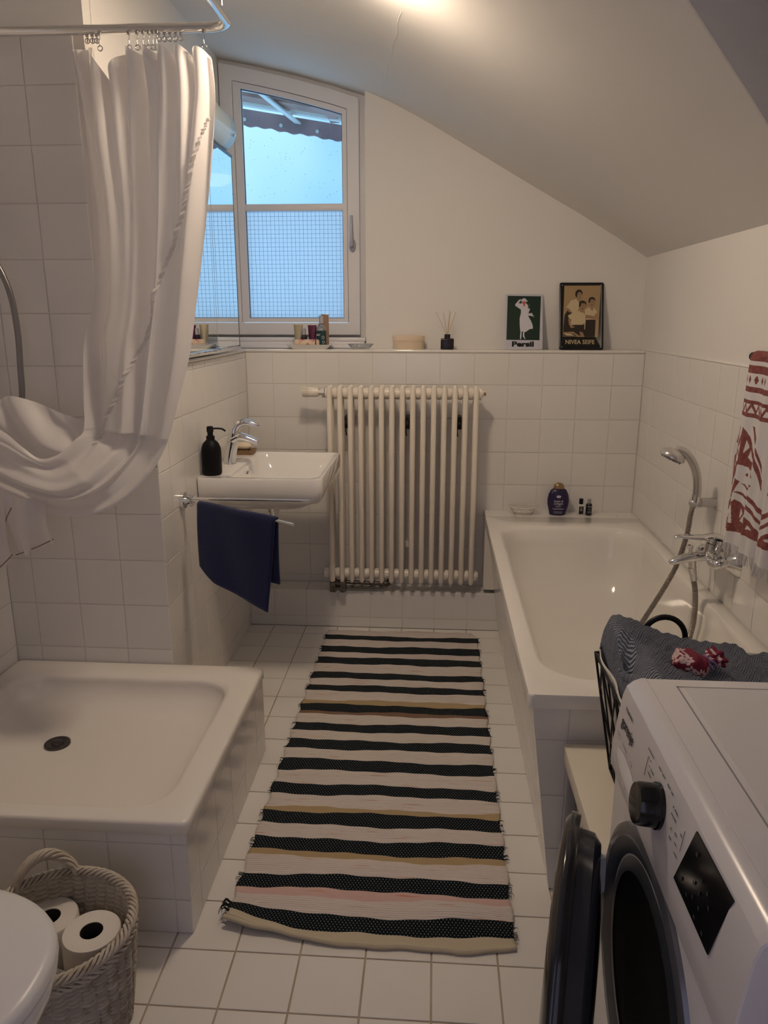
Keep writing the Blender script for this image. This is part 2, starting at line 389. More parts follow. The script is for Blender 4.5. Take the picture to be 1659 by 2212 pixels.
# back wall: tiled part
bm = B(); box(bm, LW - .12, 1.05, Tt, .4, 0, LEDGE - .012); box(bm, -.32, RW, UY, .42, LEDGE - .012, LEDGE + .0)
pr = [(-.318, LEDGE - .01)] + [(1.02, LEDGE - .01)] + [(x, z + .04) for x, z in reversed(PROF) if x >= -.316] + [(-.318, 2.338 + .04)]
prism(bm, [(x, UY, z) for x, z in pr], (0, .28, 0), mi=1)
box(bm, -1.02, -.318, .165, .40, LEDGE - .012, 1.318, mi=1)
wall_back = struct('wall_back', bm, [GROUT, PLASTER])
tiles(wall_back, (0, Tt, 0), (1, 0, 0), (0, 0, 1), (LW, RW), (.18, LEDGE - .014), -.7278, 1.268 - 1.5, gap=.0024)
# ledge on top of the wainscot
bm = B(); box(bm, LU - .01, RW, -.004, UY + .04, LEDGE - .012, LEDGE, bev=.004); o = struct('trim_1', bm, ENAMEL, 30)
setp(o, 'narrow white tiled ledge on top of the wainscot')
bm = B(); box(bm, LU - .01, LW + .004, SHY + .01, -.004, LEDGE - .012, LEDGE, bev=.004); struct('trim_2', bm, ENAMEL, 30)
# boxed plinth below the radiator
bm = B(); box(bm, LW, .33, -.115 + Tt, .0, 0, .18 - Tt); ple = struct('trim_3', bm, GROUT)
tiles(ple, (0, -.115 + Tt, 0), (1, 0, 0), (0, 0, 1), (LW, .33), (0, .18), -.7328, .05 - 1.5, gap=.0024)
tiles(ple, (0, 0, .18 - Tt), (1, 0, 0), (0, 1, 0), (LW, .33), (-.115, 0), -.7328, -1.5, gap=.0024)
# bath shelf
bm = B(); box(bm, .236, RW, -.115 + Tt, 0, .2, .548 - Tt); shf = struct('trim_4', bm, GROUT)
tiles(shf, (0, 0, .548 - Tt), (1, 0, 0), (0, 1, 0), (.236, RW), (-.116, 0), .3722, -1.5)
# left wall (behind the basin), upper plaster, niche
bm = B(); box(bm, -1.3, LW - Tt, SHY + .06, .02, 0, LEDGE - .012)
wall_left = struct('wall_left', bm, GROUT)
tiles(wall_left, (LW - Tt, 0, 0), (0, 1, 0), (0, 0, 1), (SHY, 0), (0, LEDGE - .014), -.18 - .1465 * 10, 1.268 - 1.5, s=.1465, gap=.0024)
bm = B(); box(bm, -1.42, LU, SHY + .058, .30, LEDGE - .013, 2.60); wup = struct('wall_left_upper', bm, PLASTER)
# shower niche back wall
bm = B(); box(bm, -1.5, LU, SHY + Tt, SHY + .06, 0, 2.165, ); box(bm, LU, LW - Tt, SHY + Tt, SHY + .06, 0, LEDGE - .012); box(bm, -1.5, LU, SHY + .006, SHY + .06, 2.165, 2.62, mi=1)
wn_ = struct('wall_shower_back', bm, [GROUT, PLASTER])
tiles(wn_, (0, SHY + Tt, 0), (1, 0, 0), (0, 0, 1), (SHX, LW), (.27, 2.17), LW - .1475 * 10, 1.268 - .1525 * 10, s=.1475, sv=.1525, gap=.0024, skip=lambda u, v: u > LU and v > LEDGE - .02)
# shower / room far left wall
bm = B(); box(bm, -1.5, SHX - Tt, YB, SHY + .05, 0, 2.165); box(bm, -1.5, SHX - .008, YB, SHY + .05, 2.165, 2.75, mi=1)
wall_shower = struct('wall_shower_side', bm, [GROUT, PLASTER])
tiles(wall_shower, (SHX - Tt, 0, 0), (0, 1, 0), (0, 0, 1), (-2.0, SHY), (.27, 2.17), SHY - .15 * 10, 1.268 - .1525 * 10, sv=.1525)
# right wall
bm = B(); box(bm, RW + Tt, 1.1, YB, .25, 0, LEDGE); box(bm, RW + .006, 1.1, YB, .25, LEDGE, 2.75, mi=1)
wall_right = struct('wall_right', bm, [GROUT, PLASTER])
tiles(wall_right, (RW + Tt, 0, 0), (0, -1, 0), (0, 0, 1), (0, 2.05), (.40, LEDGE), 0, 1.268 - 1.5, gap=.0024)
bm = B(); box(bm, RW - .001, RW + .007, -2.05, .0, LEDGE, LEDGE + .006, bev=.002); struct('trim_5', bm, PLASTER)
# wall behind the camera
bm = B(); box(bm, -1.5, 1.1, YB - .1, YB, 0, 2.75); struct('wall_front', bm, PLASTER)
# curved, sloping ceiling up to a diagonal edge, then the higher ceiling
bm = B()
def ye(x): return x - 2.31
for (a, za), (b, zb) in zip(PROF, PROF[1:]):
    lo = [(a, .42, za), (b, .42, zb), (b, ye(b), zb), (a, ye(a), za)]
    v0 = [bm.verts.new(p) for p in lo]; bm.faces.new(v0)
    v1 = [bm.verts.new((p[0], p[1], p[2] + .12)) for p in lo]; bm.faces.new(v1[::-1])
bmesh.ops.remove_doubles(bm, verts=bm.verts, dist=1e-4)
be = [e for e in bm.edges if len(e.link_faces) == 1]
# side skirts: connect bottom and top shells
bot = {}; 
for v in bm.verts: bot[(round(v.co.x, 3), round(v.co.y, 3), round(v.co.z, 3))] = v
for e in be:
    p, q = e.verts
    kp = (round(p.co.x, 3), round(p.co.y, 3), round(p.co.z + .12, 3)); kq = (round(q.co.x, 3), round(q.co.y, 3), round(q.co.z + .12, 3))
    if kp in bot and kq in bot: bm.faces.new((p, q, bot[kq], bot[kp]))
ceil = struct('ceiling', bm, CEILM, 60)
bm = B()
pts = [(-1.40, ye(-1.40)), (.0, ye(0)), (1.05, ye(1.05))]
f = [(-1.40, ye(-1.40), zc(-1.4)), (1.0, ye(1.0), 1.61), (1.0, ye(1.0), 2.75), (-1.40, ye(-1.4), 2.75)]
pf = [(x, ye(x), z) for x, z in PROF] + [(1.0, ye(1.0), 2.75), (-1.4, ye(-1.4), 2.75)]
prism(bm, pf, (.003, -.003, 0)); struct('wall_ceiling_step', bm, CEILM)
bm = B(); box(bm, -1.5, 1.1, YB - .1, -.9, 2.70, 2.8); struct('ceiling_high', bm, CEILM)
# fine plaster crack running up the ceiling from the window corner
bm = B(); 
cr_pts = [(-.245 + .004 * math.sin(k * 2.3), UY - .02 - k * .10, 0) for k in range(0, 12)]
tube(bm, [(x + .012 * k, y, zc(x + .012 * k) + .0008) for k, (x, y, _) in enumerate(cr_pts)], .0016, n=5, smooth=3)
ck = obj('plaster_seam', bm, CEILM, ceil)

# ================================================================= WINDOW
WY = .19
def topx(x, d): return zc(x) - d
xs = [-.962 + (.962 - .335) * i / 8 for i in range(9)]
# fixed outer frame
bm = B()
def ring_frame(bm, xo, xi, zo_b, zi_b, do, di, y0, y1, n=8, mi=0):
    """frame with a top edge following the ceiling: outer loop / inner loop, extruded y0..y1"""
    def loop(x0, x1, zb, d):
        L = [(x0, zb), (x1, zb)] + [(x1 + (x0 - x1) * i / n, topx(x1 + (x0 - x1) * i / n, d)) for i in range(n + 1)]
        return L
    A = loop(xo[0], xo[1], zo_b, do); C = loop(xi[0], xi[1], zi_b, di)
    v = [[bm.verts.new((x, y, z)) for x, z in L] for L, y in ((A, y0), (C, y0), (A, y1), (C, y1))]
    bridge(bm, v[0], v[1], mi); bridge(bm, v[2], v[3], mi); bridge(bm, v[0], v[2], mi); bridge(bm, v[1], v[3], mi)
ring_frame(bm, (-.998, -.322), (-.925, -.362), 1.305, 1.345, -.01, .045, .225, .285)
window_1 = struct('window_1', bm, WINM, 30)
bm = B(); ring_frame(bm, (-.962, -.350), (-.905, -.404), 1.328, 1.383, .020, .080, WY, WY + .05)
sash = obj('sash_frame', bm, WINM, window_1, 30); sash['kind'] = 'structure'
bv = sash.modifiers.new('bevel', 'BEVEL'); bv.width = .003; bv.segments = 2
bm = B(); ring_frame(bm, (-.903, -.406), (-.870, -.425), 1.385, 1.404, .082, .104, WY + .006, WY + .045)
o = obj('glazing_bead', bm, WINM, window_1, 30)
bm = B(); box(bm, -.872, -.423, WY + .010, WY + .040, 1.873, 1.902, bev=.003); obj('muntin', bm, WINM, window_1)
bm = B(); xa, xb = -.873, -.422
L = [(xa, 1.90), (xb, 1.90)] + [(xb + (xa - xb) * i / 6, topx(xb + (xa - xb) * i / 6, .10)) for i in range(7)]
prism(bm, [(x, WY + .026, z) for x, z in L], (0, .004, 0)); obj('pane', bm, PANE, window_1, None)
bm = B()
for i in range(90):
    x = random.uniform(-.86, -.44); z = random.uniform(1.93, 2.22); r = random.uniform(.0007, .0016)
    bmesh.ops.create_icosphere(bm, subdivisions=1, radius=r, matrix=Matrix.Translation((x, WY + .031, z)))
o = obj('raindrops', bm, SATIN, window_1); o['kind'] = 'stuff'
bm = B(); box(bm, -.873, -.422, WY + .024, WY + .029, 1.40, 1.876); o = obj('frosted_pane', bm, FROST, window_1, None); o['label'] = 'lower pane with frosted grid film'
# film grid
bm = B(); gx = [-.871 + .0187 * i for i in range(25)]; gz = [1.402 + .0187 * i for i in range(26)]
for x in gx: box(bm, x - .0006, x + .0006, WY + .0228, WY + .024, 1.40, 1.874)
for z in gz: box(bm, -.873, -.424, WY + .0228, WY + .024, z - .0006, z + .0006)
GRIDL = translucent_mat('film_groove', (0.45, 0.58, 0.70), (0.66, 0.78, 0.92), .88)
o = obj('film_grid_lines', bm, GRIDL, window_1, None)
# dark gap line round the glass
SEAL = mat('blue_grey_seal', (0.10, 0.13, 0.20), .6)
bm = B(); ring_frame(bm, (-.872, -.4235), (-.867, -.4285), 1.402, 1.4065, .103, .108, WY + .020, WY + .024)
obj('seal', bm, SEAL, window_1)
# handle
bm = B(); lathe(bm, [(.0150, 0), (.0150, .007), (.012, .011)], (-.3825, WY, 1.722), ax=(0, -1, 0), sx=1, sy=1.9)
hb = obj('window_handle', bm, HANDLE, window_1)
bm = B(); cyl(bm, (-.3825, WY - .008, 1.722), (-.3825, WY - .036, 1.722), .008); tube(bm, [(-.3825, WY - .034, 1.716), (-.3825, WY - .036, 1.75), (-.3835, WY - .034, 1.80), (-.3845, WY - .028, 1.846)], lambda t: .0105 - .004 * t, n=10, smooth=4)
obj('lever', bm, HANDLE, hb)
# sill mouldings
bm = B(); box(bm, LU + .004, -.32, .135, .19, 1.300, 1.318, bev=.005); box(bm, LU + .004, -.325, .130, .18, LEDGE, 1.300, bev=.003); box(bm, LU + .03, -.33, .118, .15, LEDGE, 1.283, bev=.004)
o = obj('window_sill', bm, WINM, window_1); o['kind'] = 'structure'
# reveal strip on the right
# ---- canopy outside
cano = thing('outdoor_canopy', 'beamed translucent canopy with scalloped edge outside the window', 'canopy', (-.8, 1.1, 2.42))
def cz(x, y): return 2.475 + TL * (x + .8)
TL = -.165
bm = B()
v = [(-2.6, .34), (.8, .34), (.8, 1.20), (-2.6, 1.20)]
prism(bm, [(x, y, cz(x, y) + .050) for x, y in v], (0, 0, .01)); obj('roof_sheet', bm, POLY, cano, None)
for y, h, d in ((.50, .05, .13), (.84, .05, .13)):
    bm = B(); prism(bm, [(-2.6, y, cz(-2.6, y)), (.8, y, cz(.8, y)), (.8, y, cz(.8, y) + h), (-2.6, y, cz(-2.6, y) + h)], (0, d, 0)); obj('beam', bm, BEAM, cano, None)
for y in (.745, 1.075):
    bm = B(); tube(bm, [(-2.6, y, cz(-2.6, y) + .012), (.8, y, cz(.8, y) + .012)], .014, n=10); obj('rail', bm, GALV, cano)
bm = B(); N_ = 200
pts = [(-2.6 + 3.4 * i / N_, 1.16, cz(-2.6 + 3.4 * i / N_, 1.16) - .078 + .004 * math.sin(i * 1.3) + .0025 * math.sin(i * .47)) for i in range(N_ + 1)]
pts2 = [(x, y, cz(x, y) + .004) for x, y, z in reversed(pts)]
prism(bm, pts + pts2, (0, .015, 0)); obj('fascia', bm, FASC, cano, None)
bm = B(); prism(bm, [(-.965, .36, cz(-.965, .36) - .008), (-.935, .36, cz(-.935, .36) - .008), (-.765, 1.15, cz(-.765, 1.15) - .03), (-.800, 1.15, cz(-.80, 1.15) - .03)], (0, 0, .010)); obj('strut', bm, GALV, cano, None)
for x in (-.86, -.60):
    bm = B(); prism(bm, [(x, .4, cz(x, .4) + .002), (x + .05, .4, cz(x, .4) + .002), (x + .05, 1.15, cz(x, 1.15) + .002), (x, 1.15, cz(x, 1.15) + .002)], (0, 0, .045)); obj('rafter', bm, BEAM, cano, None)
for x in (-1.30, -1.082, -.878, -.676, -.47):
    z = cz(x, 1.155) - .050; bm = B(); lathe(bm, [(.010, 0), (.010, .004), (.005, .006)], (x, 1.158, z), ax=(0, -1, 0), n=14); obj('screw', bm, GALV, cano)

# ================================================================= LAMP (ceiling)
lamp = thing('ceiling_lamp', 'round opal glass ceiling lamp glowing warm near the sloping ceiling', 'lamp', (-.26, -1.26, 2.27))
bm = B(); lathe(bm, [(.0, -.060), (.04, -.055), (.075, -.040), (.092, -.018), (.095, .0)], (-.26, -1.26, 2.270))
gl = mat('glowing_opal', (0.9, 0.85, 0.8), .4, emit=(*LAMP_COL, LAMP_STR)); obj('shade', bm, gl, lamp)
bm = B(); lathe(bm, [(.130, 0), (.130, .05)], (-.26, -1.26, 2.270)); obj('base', bm, WPLAST, lamp)  # out of view, widened to keep the lamp's glow off the ceiling
# cool fill light added behind the camera, no fixture modelled
al = bpy.data.lights.new('fill_light', 'AREA'); al.shape = 'RECTANGLE'; al.size = .8; al.size_y = 1.6; al.energy = FILL_W; al.color = FILL_COL
ao = bpy.data.objects.new('fill_light', al); COL.objects.link(ao); ao.location = (-.2, YB + .12, 1.3); ao.rotation_euler = (math.radians(90), 0, 0)

# ================================================================= RADIATOR
rad = thing('radiator', 'cream column radiator with fourteen-plus tubes under the window ledge', 'radiator', (-.14, -.12, .18))
rad['label'] = 'tall cream column radiator hanging on the tiled back wall'
bm = B(); r_ = .0118
def rsec(y): 
    return None
bm = B()
for y in (-.148, -.088):
    P = [(0, y, .236), (0, y, .262), (0, y, 1.095), (0, y, 1.118)]
    lathe(bm, [(.0035, .232), (.0085, .236), (r_, .246), (r_, 1.108), (.0088, 1.119), (.003, 1.1235)], (0, y, 0), n=14)
box(bm, -.0095, .0095, -.148, -.088, 1.078, 1.116, bev=.006); box(bm, -.0095, .0095, -.148, -.088, .244, .282, bev=.006)
first = obj('column', bm, RADM, rad)
first.matrix_parent_inverse = Matrix.Translation(-rad.location)
for i in range(15):
    o = first if i == 0 else first.copy()
    if i: COL.objects.link(o); o.parent = rad; o.matrix_parent_inverse = Matrix.Translation(-rad.location)
    o.location = (-.4535 + .0450 * i, 0, 0)
for z, nm in ((1.090, 'top_header'), (.268, 'bottom_header')):
    bm = B(); cyl(bm, (-.475, -.118, z), (.195, -.118, z), .0215, n=20)
    for i in range(14):
        x = -.4535 + .045 * (i + .5); cyl(bm, (x - .008, -.118, z), (x + .008, -.118, z), .0245, n=18); cyl(bm, (x - .0025, -.118, z), (x + .0025, -.118, z), .0262, n=18)
    for x in (.188,): cyl(bm, (x, -.118, z), (x + .012, -.118, z), .026, n=18); cyl(bm, (x + .012, -.118, z), (x + .02, -.118, z), .018, n=6)
    if z < .5: cyl(bm, (-.492, -.118, z), (-.475, -.118, z), .024, n=18)
    obj(nm, bm, RADM, rad)
bm = B(); cyl(bm, (.206, -.118, 1.09), (.219, -.118, 1.09), .007, n=10); obj('vent_screw', bm, GOLD, rad)
bm = B(); cyl(bm, (-.478, -.118, 1.092), (-.488, -.118, 1.092), .024, n=6); cyl(bm, (-.488, -.118, 1.092), (-.504, -.118, 1.092), .013, n=6); obj('valve_nut', bm, STEEL, rad)
bm = B(); cyl(bm, (-.504, -.118, 1.094), (-.528, -.118, 1.094), .019, .0225, n=24); obj('valve_collar', bm, RADM, rad)
bm = B(); cyl(bm, (-.528, -.118, 1.094), (-.575, -.118, 1.096), .0215, .0205, n=28)
for i in range(20):
    a = 2 * PI * i / 20; M_ = Matrix.Translation((-.560, -.118 + .0215 * math.cos(a), 1.095 + .0215 * math.sin(a))) @ Matrix.Rotation(a, 4, 'X')
    box(bm, -.014, .014, -.0012, .0018, -.0017, .0017, M=M_)
obj('thermostat_knob', bm, mat('thermostat_white', (0.80, 0.74, 0.64), .4), rad)
for x in (-.385, -.118, .108):
    bm = B(); box(bm, x - .012, x + .012, -.075, .0, .93, .985, bev=.003); box(bm, x - .004, x + .004, -.14, -.07, .958, .966); cyl(bm, (x, -.08, .955), (x, -.073, .955), .007, n=6); tube(bm, [(x - .006, -.078, .95), (x - .007, -.08, .92), (x - .004, -.074, .90)], .003, n=6)
    obj('wall_bracket', bm, BRACK, rad)
bm = B(); cyl(bm, (-.118, -.07, .40), (-.118, 0, .40), .009, n=10); cyl(bm, (-.118, -.078, .40), (-.118, -.07, .40), .016, n=6); obj('spacer', bm, RADM, rad)
bm = B(); box(bm, -.466, -.438, -.160, -.10, .186, .236, bev=.004); box(bm, -.418, -.392, -.160, -.10, .186, .236, bev=.004); box(bm, -.44, -.416, -.152, -.11, .198, .206); box(bm, -.44, -.416, -.152, -.11, .222, .232)
for x in (-.452, -.405): cyl(bm, (x, -.165, .205), (x, -.155, .205), .009, n=6)
obj('valve_block', bm, OLDM, rad)
bm = B(); tube(bm, [(-.40, -.12, .226), (-.33, -.12, .223), (-.26, -.12, .222), (-.215, -.12, .222), (-.198, -.112, .232), (-.205, -.09, .25)], .0095, n=12, smooth=4); tube(bm, [(-.40, -.13, .205), (-.30, -.125, .203), (-.22, -.12, .206), (-.185, -.1, .222), (-.19, -.06, .24)], .007, n=10, smooth=4)
obj('supply_pipe', bm, OLDM, rad)
bm = B(); cyl(bm, (-.4535, -.148, .30), (-.4535, -.148, .318), .0140, n=16); cyl(bm, (-.4535, -.148, .240), (-.4535, -.148, .30), .0132, n=16); obj('sleeve', bm, RADM, rad)

# ================================================================= BATHTUB
bx0, bx1, by0, by1, bz = .2325, RW - .002, -1.768, -.116, .55
bath = thing('bathtub', 'white enamelled bathtub built in along the right tiled wall', 'bathtub', (.57, -.94, 0))
bm = B()
ins = [(.0, bz - .036, .012), (.0, bz - .006, .014), (.002, bz - .001, .016), (.006, bz, .018)]
loops = [rrect(bx0 + d, bx1 - d * .2, by0 + d, by1 - d * .2, r, z, 10) for d, z, r in ins]
inner = [(.275, .862, -1.685, -.265, .13, bz), (.279, .859, -1.680, -.269, .128, bz - .0015), (.285, .855, -1.672, -.276, .125, bz - .007)]
for q in range(15):
    th_ = PI / 2 * q / 14; c_ = 1 - math.cos(th_); s_ = math.sin(th_) ** .9
    inner.append((.290 + .14 * c_, .851 - .15 * c_, -1.664 + .16 * c_, -.285 - .34 * c_ - .05 * s_, .13 + .0 * c_, bz - .016 - .375 * s_))
loops += [rrect(a, b, c, d, r, z, 10) for a, b, c, d, r, z in inner]
loft(bm, loops, cap1=True); tub = obj('tub', bm, ENAMEL, bath, 50)
bm = B(); lathe(bm, [(.03, 0), (.03, .003), (.02, .004)], (.56, -1.38, bz - .391)); obj('drain', bm, CHROME, bath)
# slanted tiled apron + front face
bm = B()
A_ = [(.246, .512), (.311, 0.0), (.335, 0.0), (.268, .512)]
prism(bm, [(x + Tt, -1.756 + Tt, z) for x, z in A_], (0, 1.64, 0)); prism(bm, [(.268, -1.756 + Tt, .512), (.334, -1.756 + Tt, 0), (.88, -1.756 + Tt, 0), (.88, -1.756 + Tt, .512)], (0, .03, 0))
apr = obj('apron', bm, GROUT, bath, None)
vv = Vector((.065, 0, -.512)).normalized(); ln = math.hypot(.065, .512)
apr_root = apr
tiles(apr, (.246 + Tt, 0, .512), (0, 1, 0), tuple(vv), (-1.756, -.116), (0.0, ln), -1.756 - 1.5 + .10, .10 - 1.5)
k = .065 / .512
tiles(apr, (0, -1.756 + Tt, 0), (1, 0, 0), (0, 0, 1), (.246, .895), (0, .512), .335 - 1.5, .410 - 1.65 + .15 * 4, clips=[(-1, -k, -(.311))], sv=.152)
for o in bpy.data.objects:
    if o.parent == apr: o.matrix_parent_inverse = Matrix()

# ================================================================= SHOWER TRAY
tray = thing('shower_tray', 'raised square white shower tray with tiled base by the left wall', 'shower tray', (-.95, -1.56, 0))
tx0, tx1, ty0, ty1, tz = SHX + .003, -.540, -1.967, -1.170, .305
bm = B()
loops = [rrect(tx0 + d, tx1 - d, ty0 + d, ty1 - d, r, z, 8) for d, z, r in [(.004, tz - .033, .012), (0, tz - .030, .018), (0, tz - .008, .022), (.003, tz - .002, .022), (.008, tz, .022)]]
inn = [(-1.318, -.608, -1.922, -1.258, .10, tz), (-1.315, -.611, -1.918, -1.262, .10, tz - .0012), (-1.310, -.617, -1.911, -1.270, .10, tz - .005)]
for q in range(12):
    th_ = PI / 2 * q / 11; c_ = 1 - math.cos(th_); s_ = math.sin(th_)
    inn.append((-1.307 + .10 * c_, -.621 - .07 * c_, -1.907 + .09 * c_, -1.275 - .09 * c_, .10, tz - .010 - .078 * s_))
inn.append((-1.12, -1.04, -1.55, -1.47, .038, tz - .100))
loops += [rrect(a, b, c, d, r, z, 8) for a, b, c, d, r, z in inn]
loft(bm, loops, cap1=True); obj('basin', bm, TRAYM, tray, 60)
bm = B(); lathe(bm, [(.036, -.004), (.036, .004), (.030, .006), (.022, .003), (.016, .003), (.014, .007), (.004, .009)], (-1.08, -1.51, tz - .098)); obj('drain', bm, DSTEEL, tray)
bm = B(); box(bm, tx0 + .004, -.5475 - Tt, -1.960 + Tt, -1.94, 0, .272); box(bm, -.568, -.5475 - Tt, -1.94, -1.172, 0, .272); sb = obj('base', bm, GROUT, tray, None)
n0 = len(bpy.data.objects)
tiles(sb, (0, -1.960 + Tt, 0), (1, 0, 0), (0, 0, 1), (SHX + .004, -.5475), (0, .272), -.585 - 1.5, .243 - 1.5)
tiles(sb, (-.5475 - Tt, 0, 0), (0, 1, 0), (0, 0, 1), (-1.960, -1.172), (0, .272), -1.885 - 1.5, .243 - 1.5)
for o in bpy.data.objects:
    if o.parent == sb: o.matrix_parent_inverse = Matrix()

# ================================================================= WASHBASIN
sx0, sx1, sy0, sy1, sz = LW + .002, -.395, -.803, -.243, .852
sink = thing('washbasin', 'rectangular white ceramic washbasin mounted on the left tiled wall', 'washbasin', (-.62, -.52, .73))
bm = B()
R4 = [.035, .006, .006, .035]
def rr4(x0, x1, y0, y1, r, z): return rrect(x0, x1, y0, y1, r, z, 8)
cxm = -.60
loops = [rr4(-.80, -.52, -.64, -.40, [.08, .01, .01, .08], .700), rr4(-.835, -.475, -.70, -.35, [.08, .01, .01, .08], .715), rr4(sx0, -.440, sy0 + .055, sy1 - .055, [.06, .006, .006, .06], .742), rr4(sx0, -.412, sy0 + .02, sy1 - .02, [.05, .006, .006, .05], .756), rr4(sx0, -.400, sy0 + .004, sy1 - .004, R4, .775),
         rr4(sx0, sx1, sy0, sy1, R4, .80), rr4(sx0, sx1, sy0, sy1, R4, sz - .006), rr4(sx0, sx1 - .003, sy0 + .003, sy1 - .003, R4, sz)]
inn = [(-.745, -.412, -.782, -.262, .045, sz), (-.741, -.416, -.778, -.266, .044, sz - .005), (-.735, -.424, -.770, -.274, .05, sz - .03), (-.725, -.440, -.752, -.292, .06, sz - .075), (-.705, -.462, -.725, -.32, .07, sz - .102), (-.66, -.51, -.66, -.40, .06, sz - .112)]
loops += [rrect(a, b, c, d, r, z, 8) for a, b, c, d, r, z in inn]
loft(bm, loops, cap0=True, cap1=True); obj('basin', bm, CERAM, sink, 50)
bm = B(); lathe(bm, [(.007, 0), (.007, .002)], (-.7315, -.52, sz - .035), ax=(1, 0, -.2)); obj('overflow_hole', bm, DSTEEL, sink)
bm = B(); lathe(bm, [(.022, 0), (.022, .003), (.012, .004)], (-.59, -.53, sz - .112)); obj('drain', bm, CHROME, sink)
bm = B(); cyl(bm, (-.63, -.53, .70), (-.63, -.53, .685), .030); cyl(bm, (-.63, -.53, .685), (-.63, -.53, .66), .022); cyl(bm, (-.63, -.53, .66), (-.63, -.53, .62), .018); tube(bm, [(-.63, -.53, .62), (-.63, -.53, .59), (-.66, -.53, .57), (-.70, -.53, .59), (-.74, -.53, .61), (LW, -.53, .61)], .016, n=14, smooth=4); obj('trap_pipe', bm, CHROME, sink)
# tap
tap = thing('basin_tap', 'chrome single-lever mixer tap standing on the washbasin deck', 'tap', (-.798, -.525, sz))
bm = B()
def srect(cx, cz, w_, h_, y, tiltx=0): return [Vector((cx + w_ * math.cos(a), y, cz + h_ * math.sin(a))) for a in [2 * PI * i / 16 for i in range(16)]]
tube(bm, [(-.798, -.525, sz), (-.796, -.525, sz + .03), (-.787, -.525, sz + .075), (-.777, -.525, sz + .125)], lambda t: .0245 - .003 * t, n=20, smooth=5)
obj('body', bm, CHROME, tap, 50)
bm = B()
tube(bm, [(-.785, -.525, sz + .095), (-.755, -.525, sz + .108), (-.72, -.525, sz + .100), (-.685, -.525, sz + .086)], lambda t: .026 - .010 * t, n=16, smooth=6, flat=.75); obj('spout', bm, CHROME, tap, 60)
bm = B()
tube(bm, [(-.777, -.525, sz + .124), (-.772, -.525, sz + .140), (-.757, -.525, sz + .156), (-.73, -.525, sz + .163), (-.70, -.525, sz + .158), (-.676, -.525, sz + .148)], lambda t: (.0195 * (1 - t) ** .7 + .0075), n=16, smooth=6, flat=.85); obj('lever', bm, CHROME, tap, 60)
# soap dispenser
sd = thing('soap_dispenser', 'matt black pump soap dispenser on the washbasin corner', 'soap dispenser', (-.812, -.735, sz))
bm = B(); lathe(bm, [(.030, 0), (.0345, .004), (.036, .012), (.036, .085), (.0345, .100), (.028, .116), (.017, .127), (.0135, .130)], (-.808, -.735, sz), n=32); obj('bottle', bm, BLACKM, sd, 40)
bm = B(); lathe(bm, [(.0155, .129), (.0155, .142), (.0105, .143), (.0105, .156), (.0125, .157), (.0125, .172), (.010, .177), (.004, .178)], (-.808, -.735, sz)); tube(bm, [(-.808, -.735, sz + .168), (-.785, -.725, sz + .168), (-.768, -.718, sz + .165), (-.758, -.714, sz + .157)], .0035, n=8, smooth=4); obj('pump', bm, BLACKP, sd, 40)
# soap dish and soap
dd = thing('soap_dish', 'small ribbed olive wood soap dish beside the tap', 'soap dish', (-.80, -.30, sz))
bm = B(); loops = [rrect(-.835, -.755, -.335, -.275, .006, sz, 3), rrect(-.842, -.748, -.342, -.268, .006, sz + .020, 3), rrect(-.838, -.752, -.338, -.272, .006, sz + .020, 3), rrect(-.832, -.758, -.332, -.278, .006, sz + .012, 3)]; loft(bm, loops, True, True)
for i in range(5): box(bm, -.828 + .015 * i, -.822 + .015 * i, -.332, -.278, sz + .012, sz + .018)
obj('dish', bm, DISHW, dd)
o = None; bm = B(); bmesh.ops.create_uvsphere(bm, u_segments=20, v_segments=12, radius=1, matrix=Matrix.Translation((-.797, -.305, sz + .034)) @ Matrix.Diagonal((.033, .024, .0165, 1))); o = obj('soap_bar', bm, SOAPM); setp(o, 'oval cream soap bar lying on the wooden soap dish', 'soap')

# ================================================================= TOWEL RAIL + NAVY TOWEL
tr = thing('towel_rail', 'chrome two-arm swivel towel rail below the washbasin', 'towel rail', (LW, -.975, .812))
rz = .812
bm = B(); cyl(bm, (LW, -.975, rz), (LW + .014, -.975, rz), .0285, n=28); obj('rosette', bm, CHROME, tr)
bm = B(); cyl(bm, (LW + .014, -.975, rz), (LW + .03, -.975, rz), .010); 
for dz in (-.014, 0, .014): box(bm, LW + .02, LW + .040, -.984, -.966, rz + dz - .004, rz + dz + .004, bev=.002)
cyl(bm, (LW + .032, -.975, rz - .02), (LW + .032, -.975, rz + .02), .006); obj('hinge', bm, CHROME, tr)
bm = B(); cyl(bm, (LW + .03, -.975, rz + .006), (-.412, -.968, rz + .002), .0052); obj('arm', bm, CHROME, tr)
bm = B(); cyl(bm, (LW + .03, -.977, rz), (-.414, -1.256, rz), .0052); obj('arm', bm, CHROME, tr)
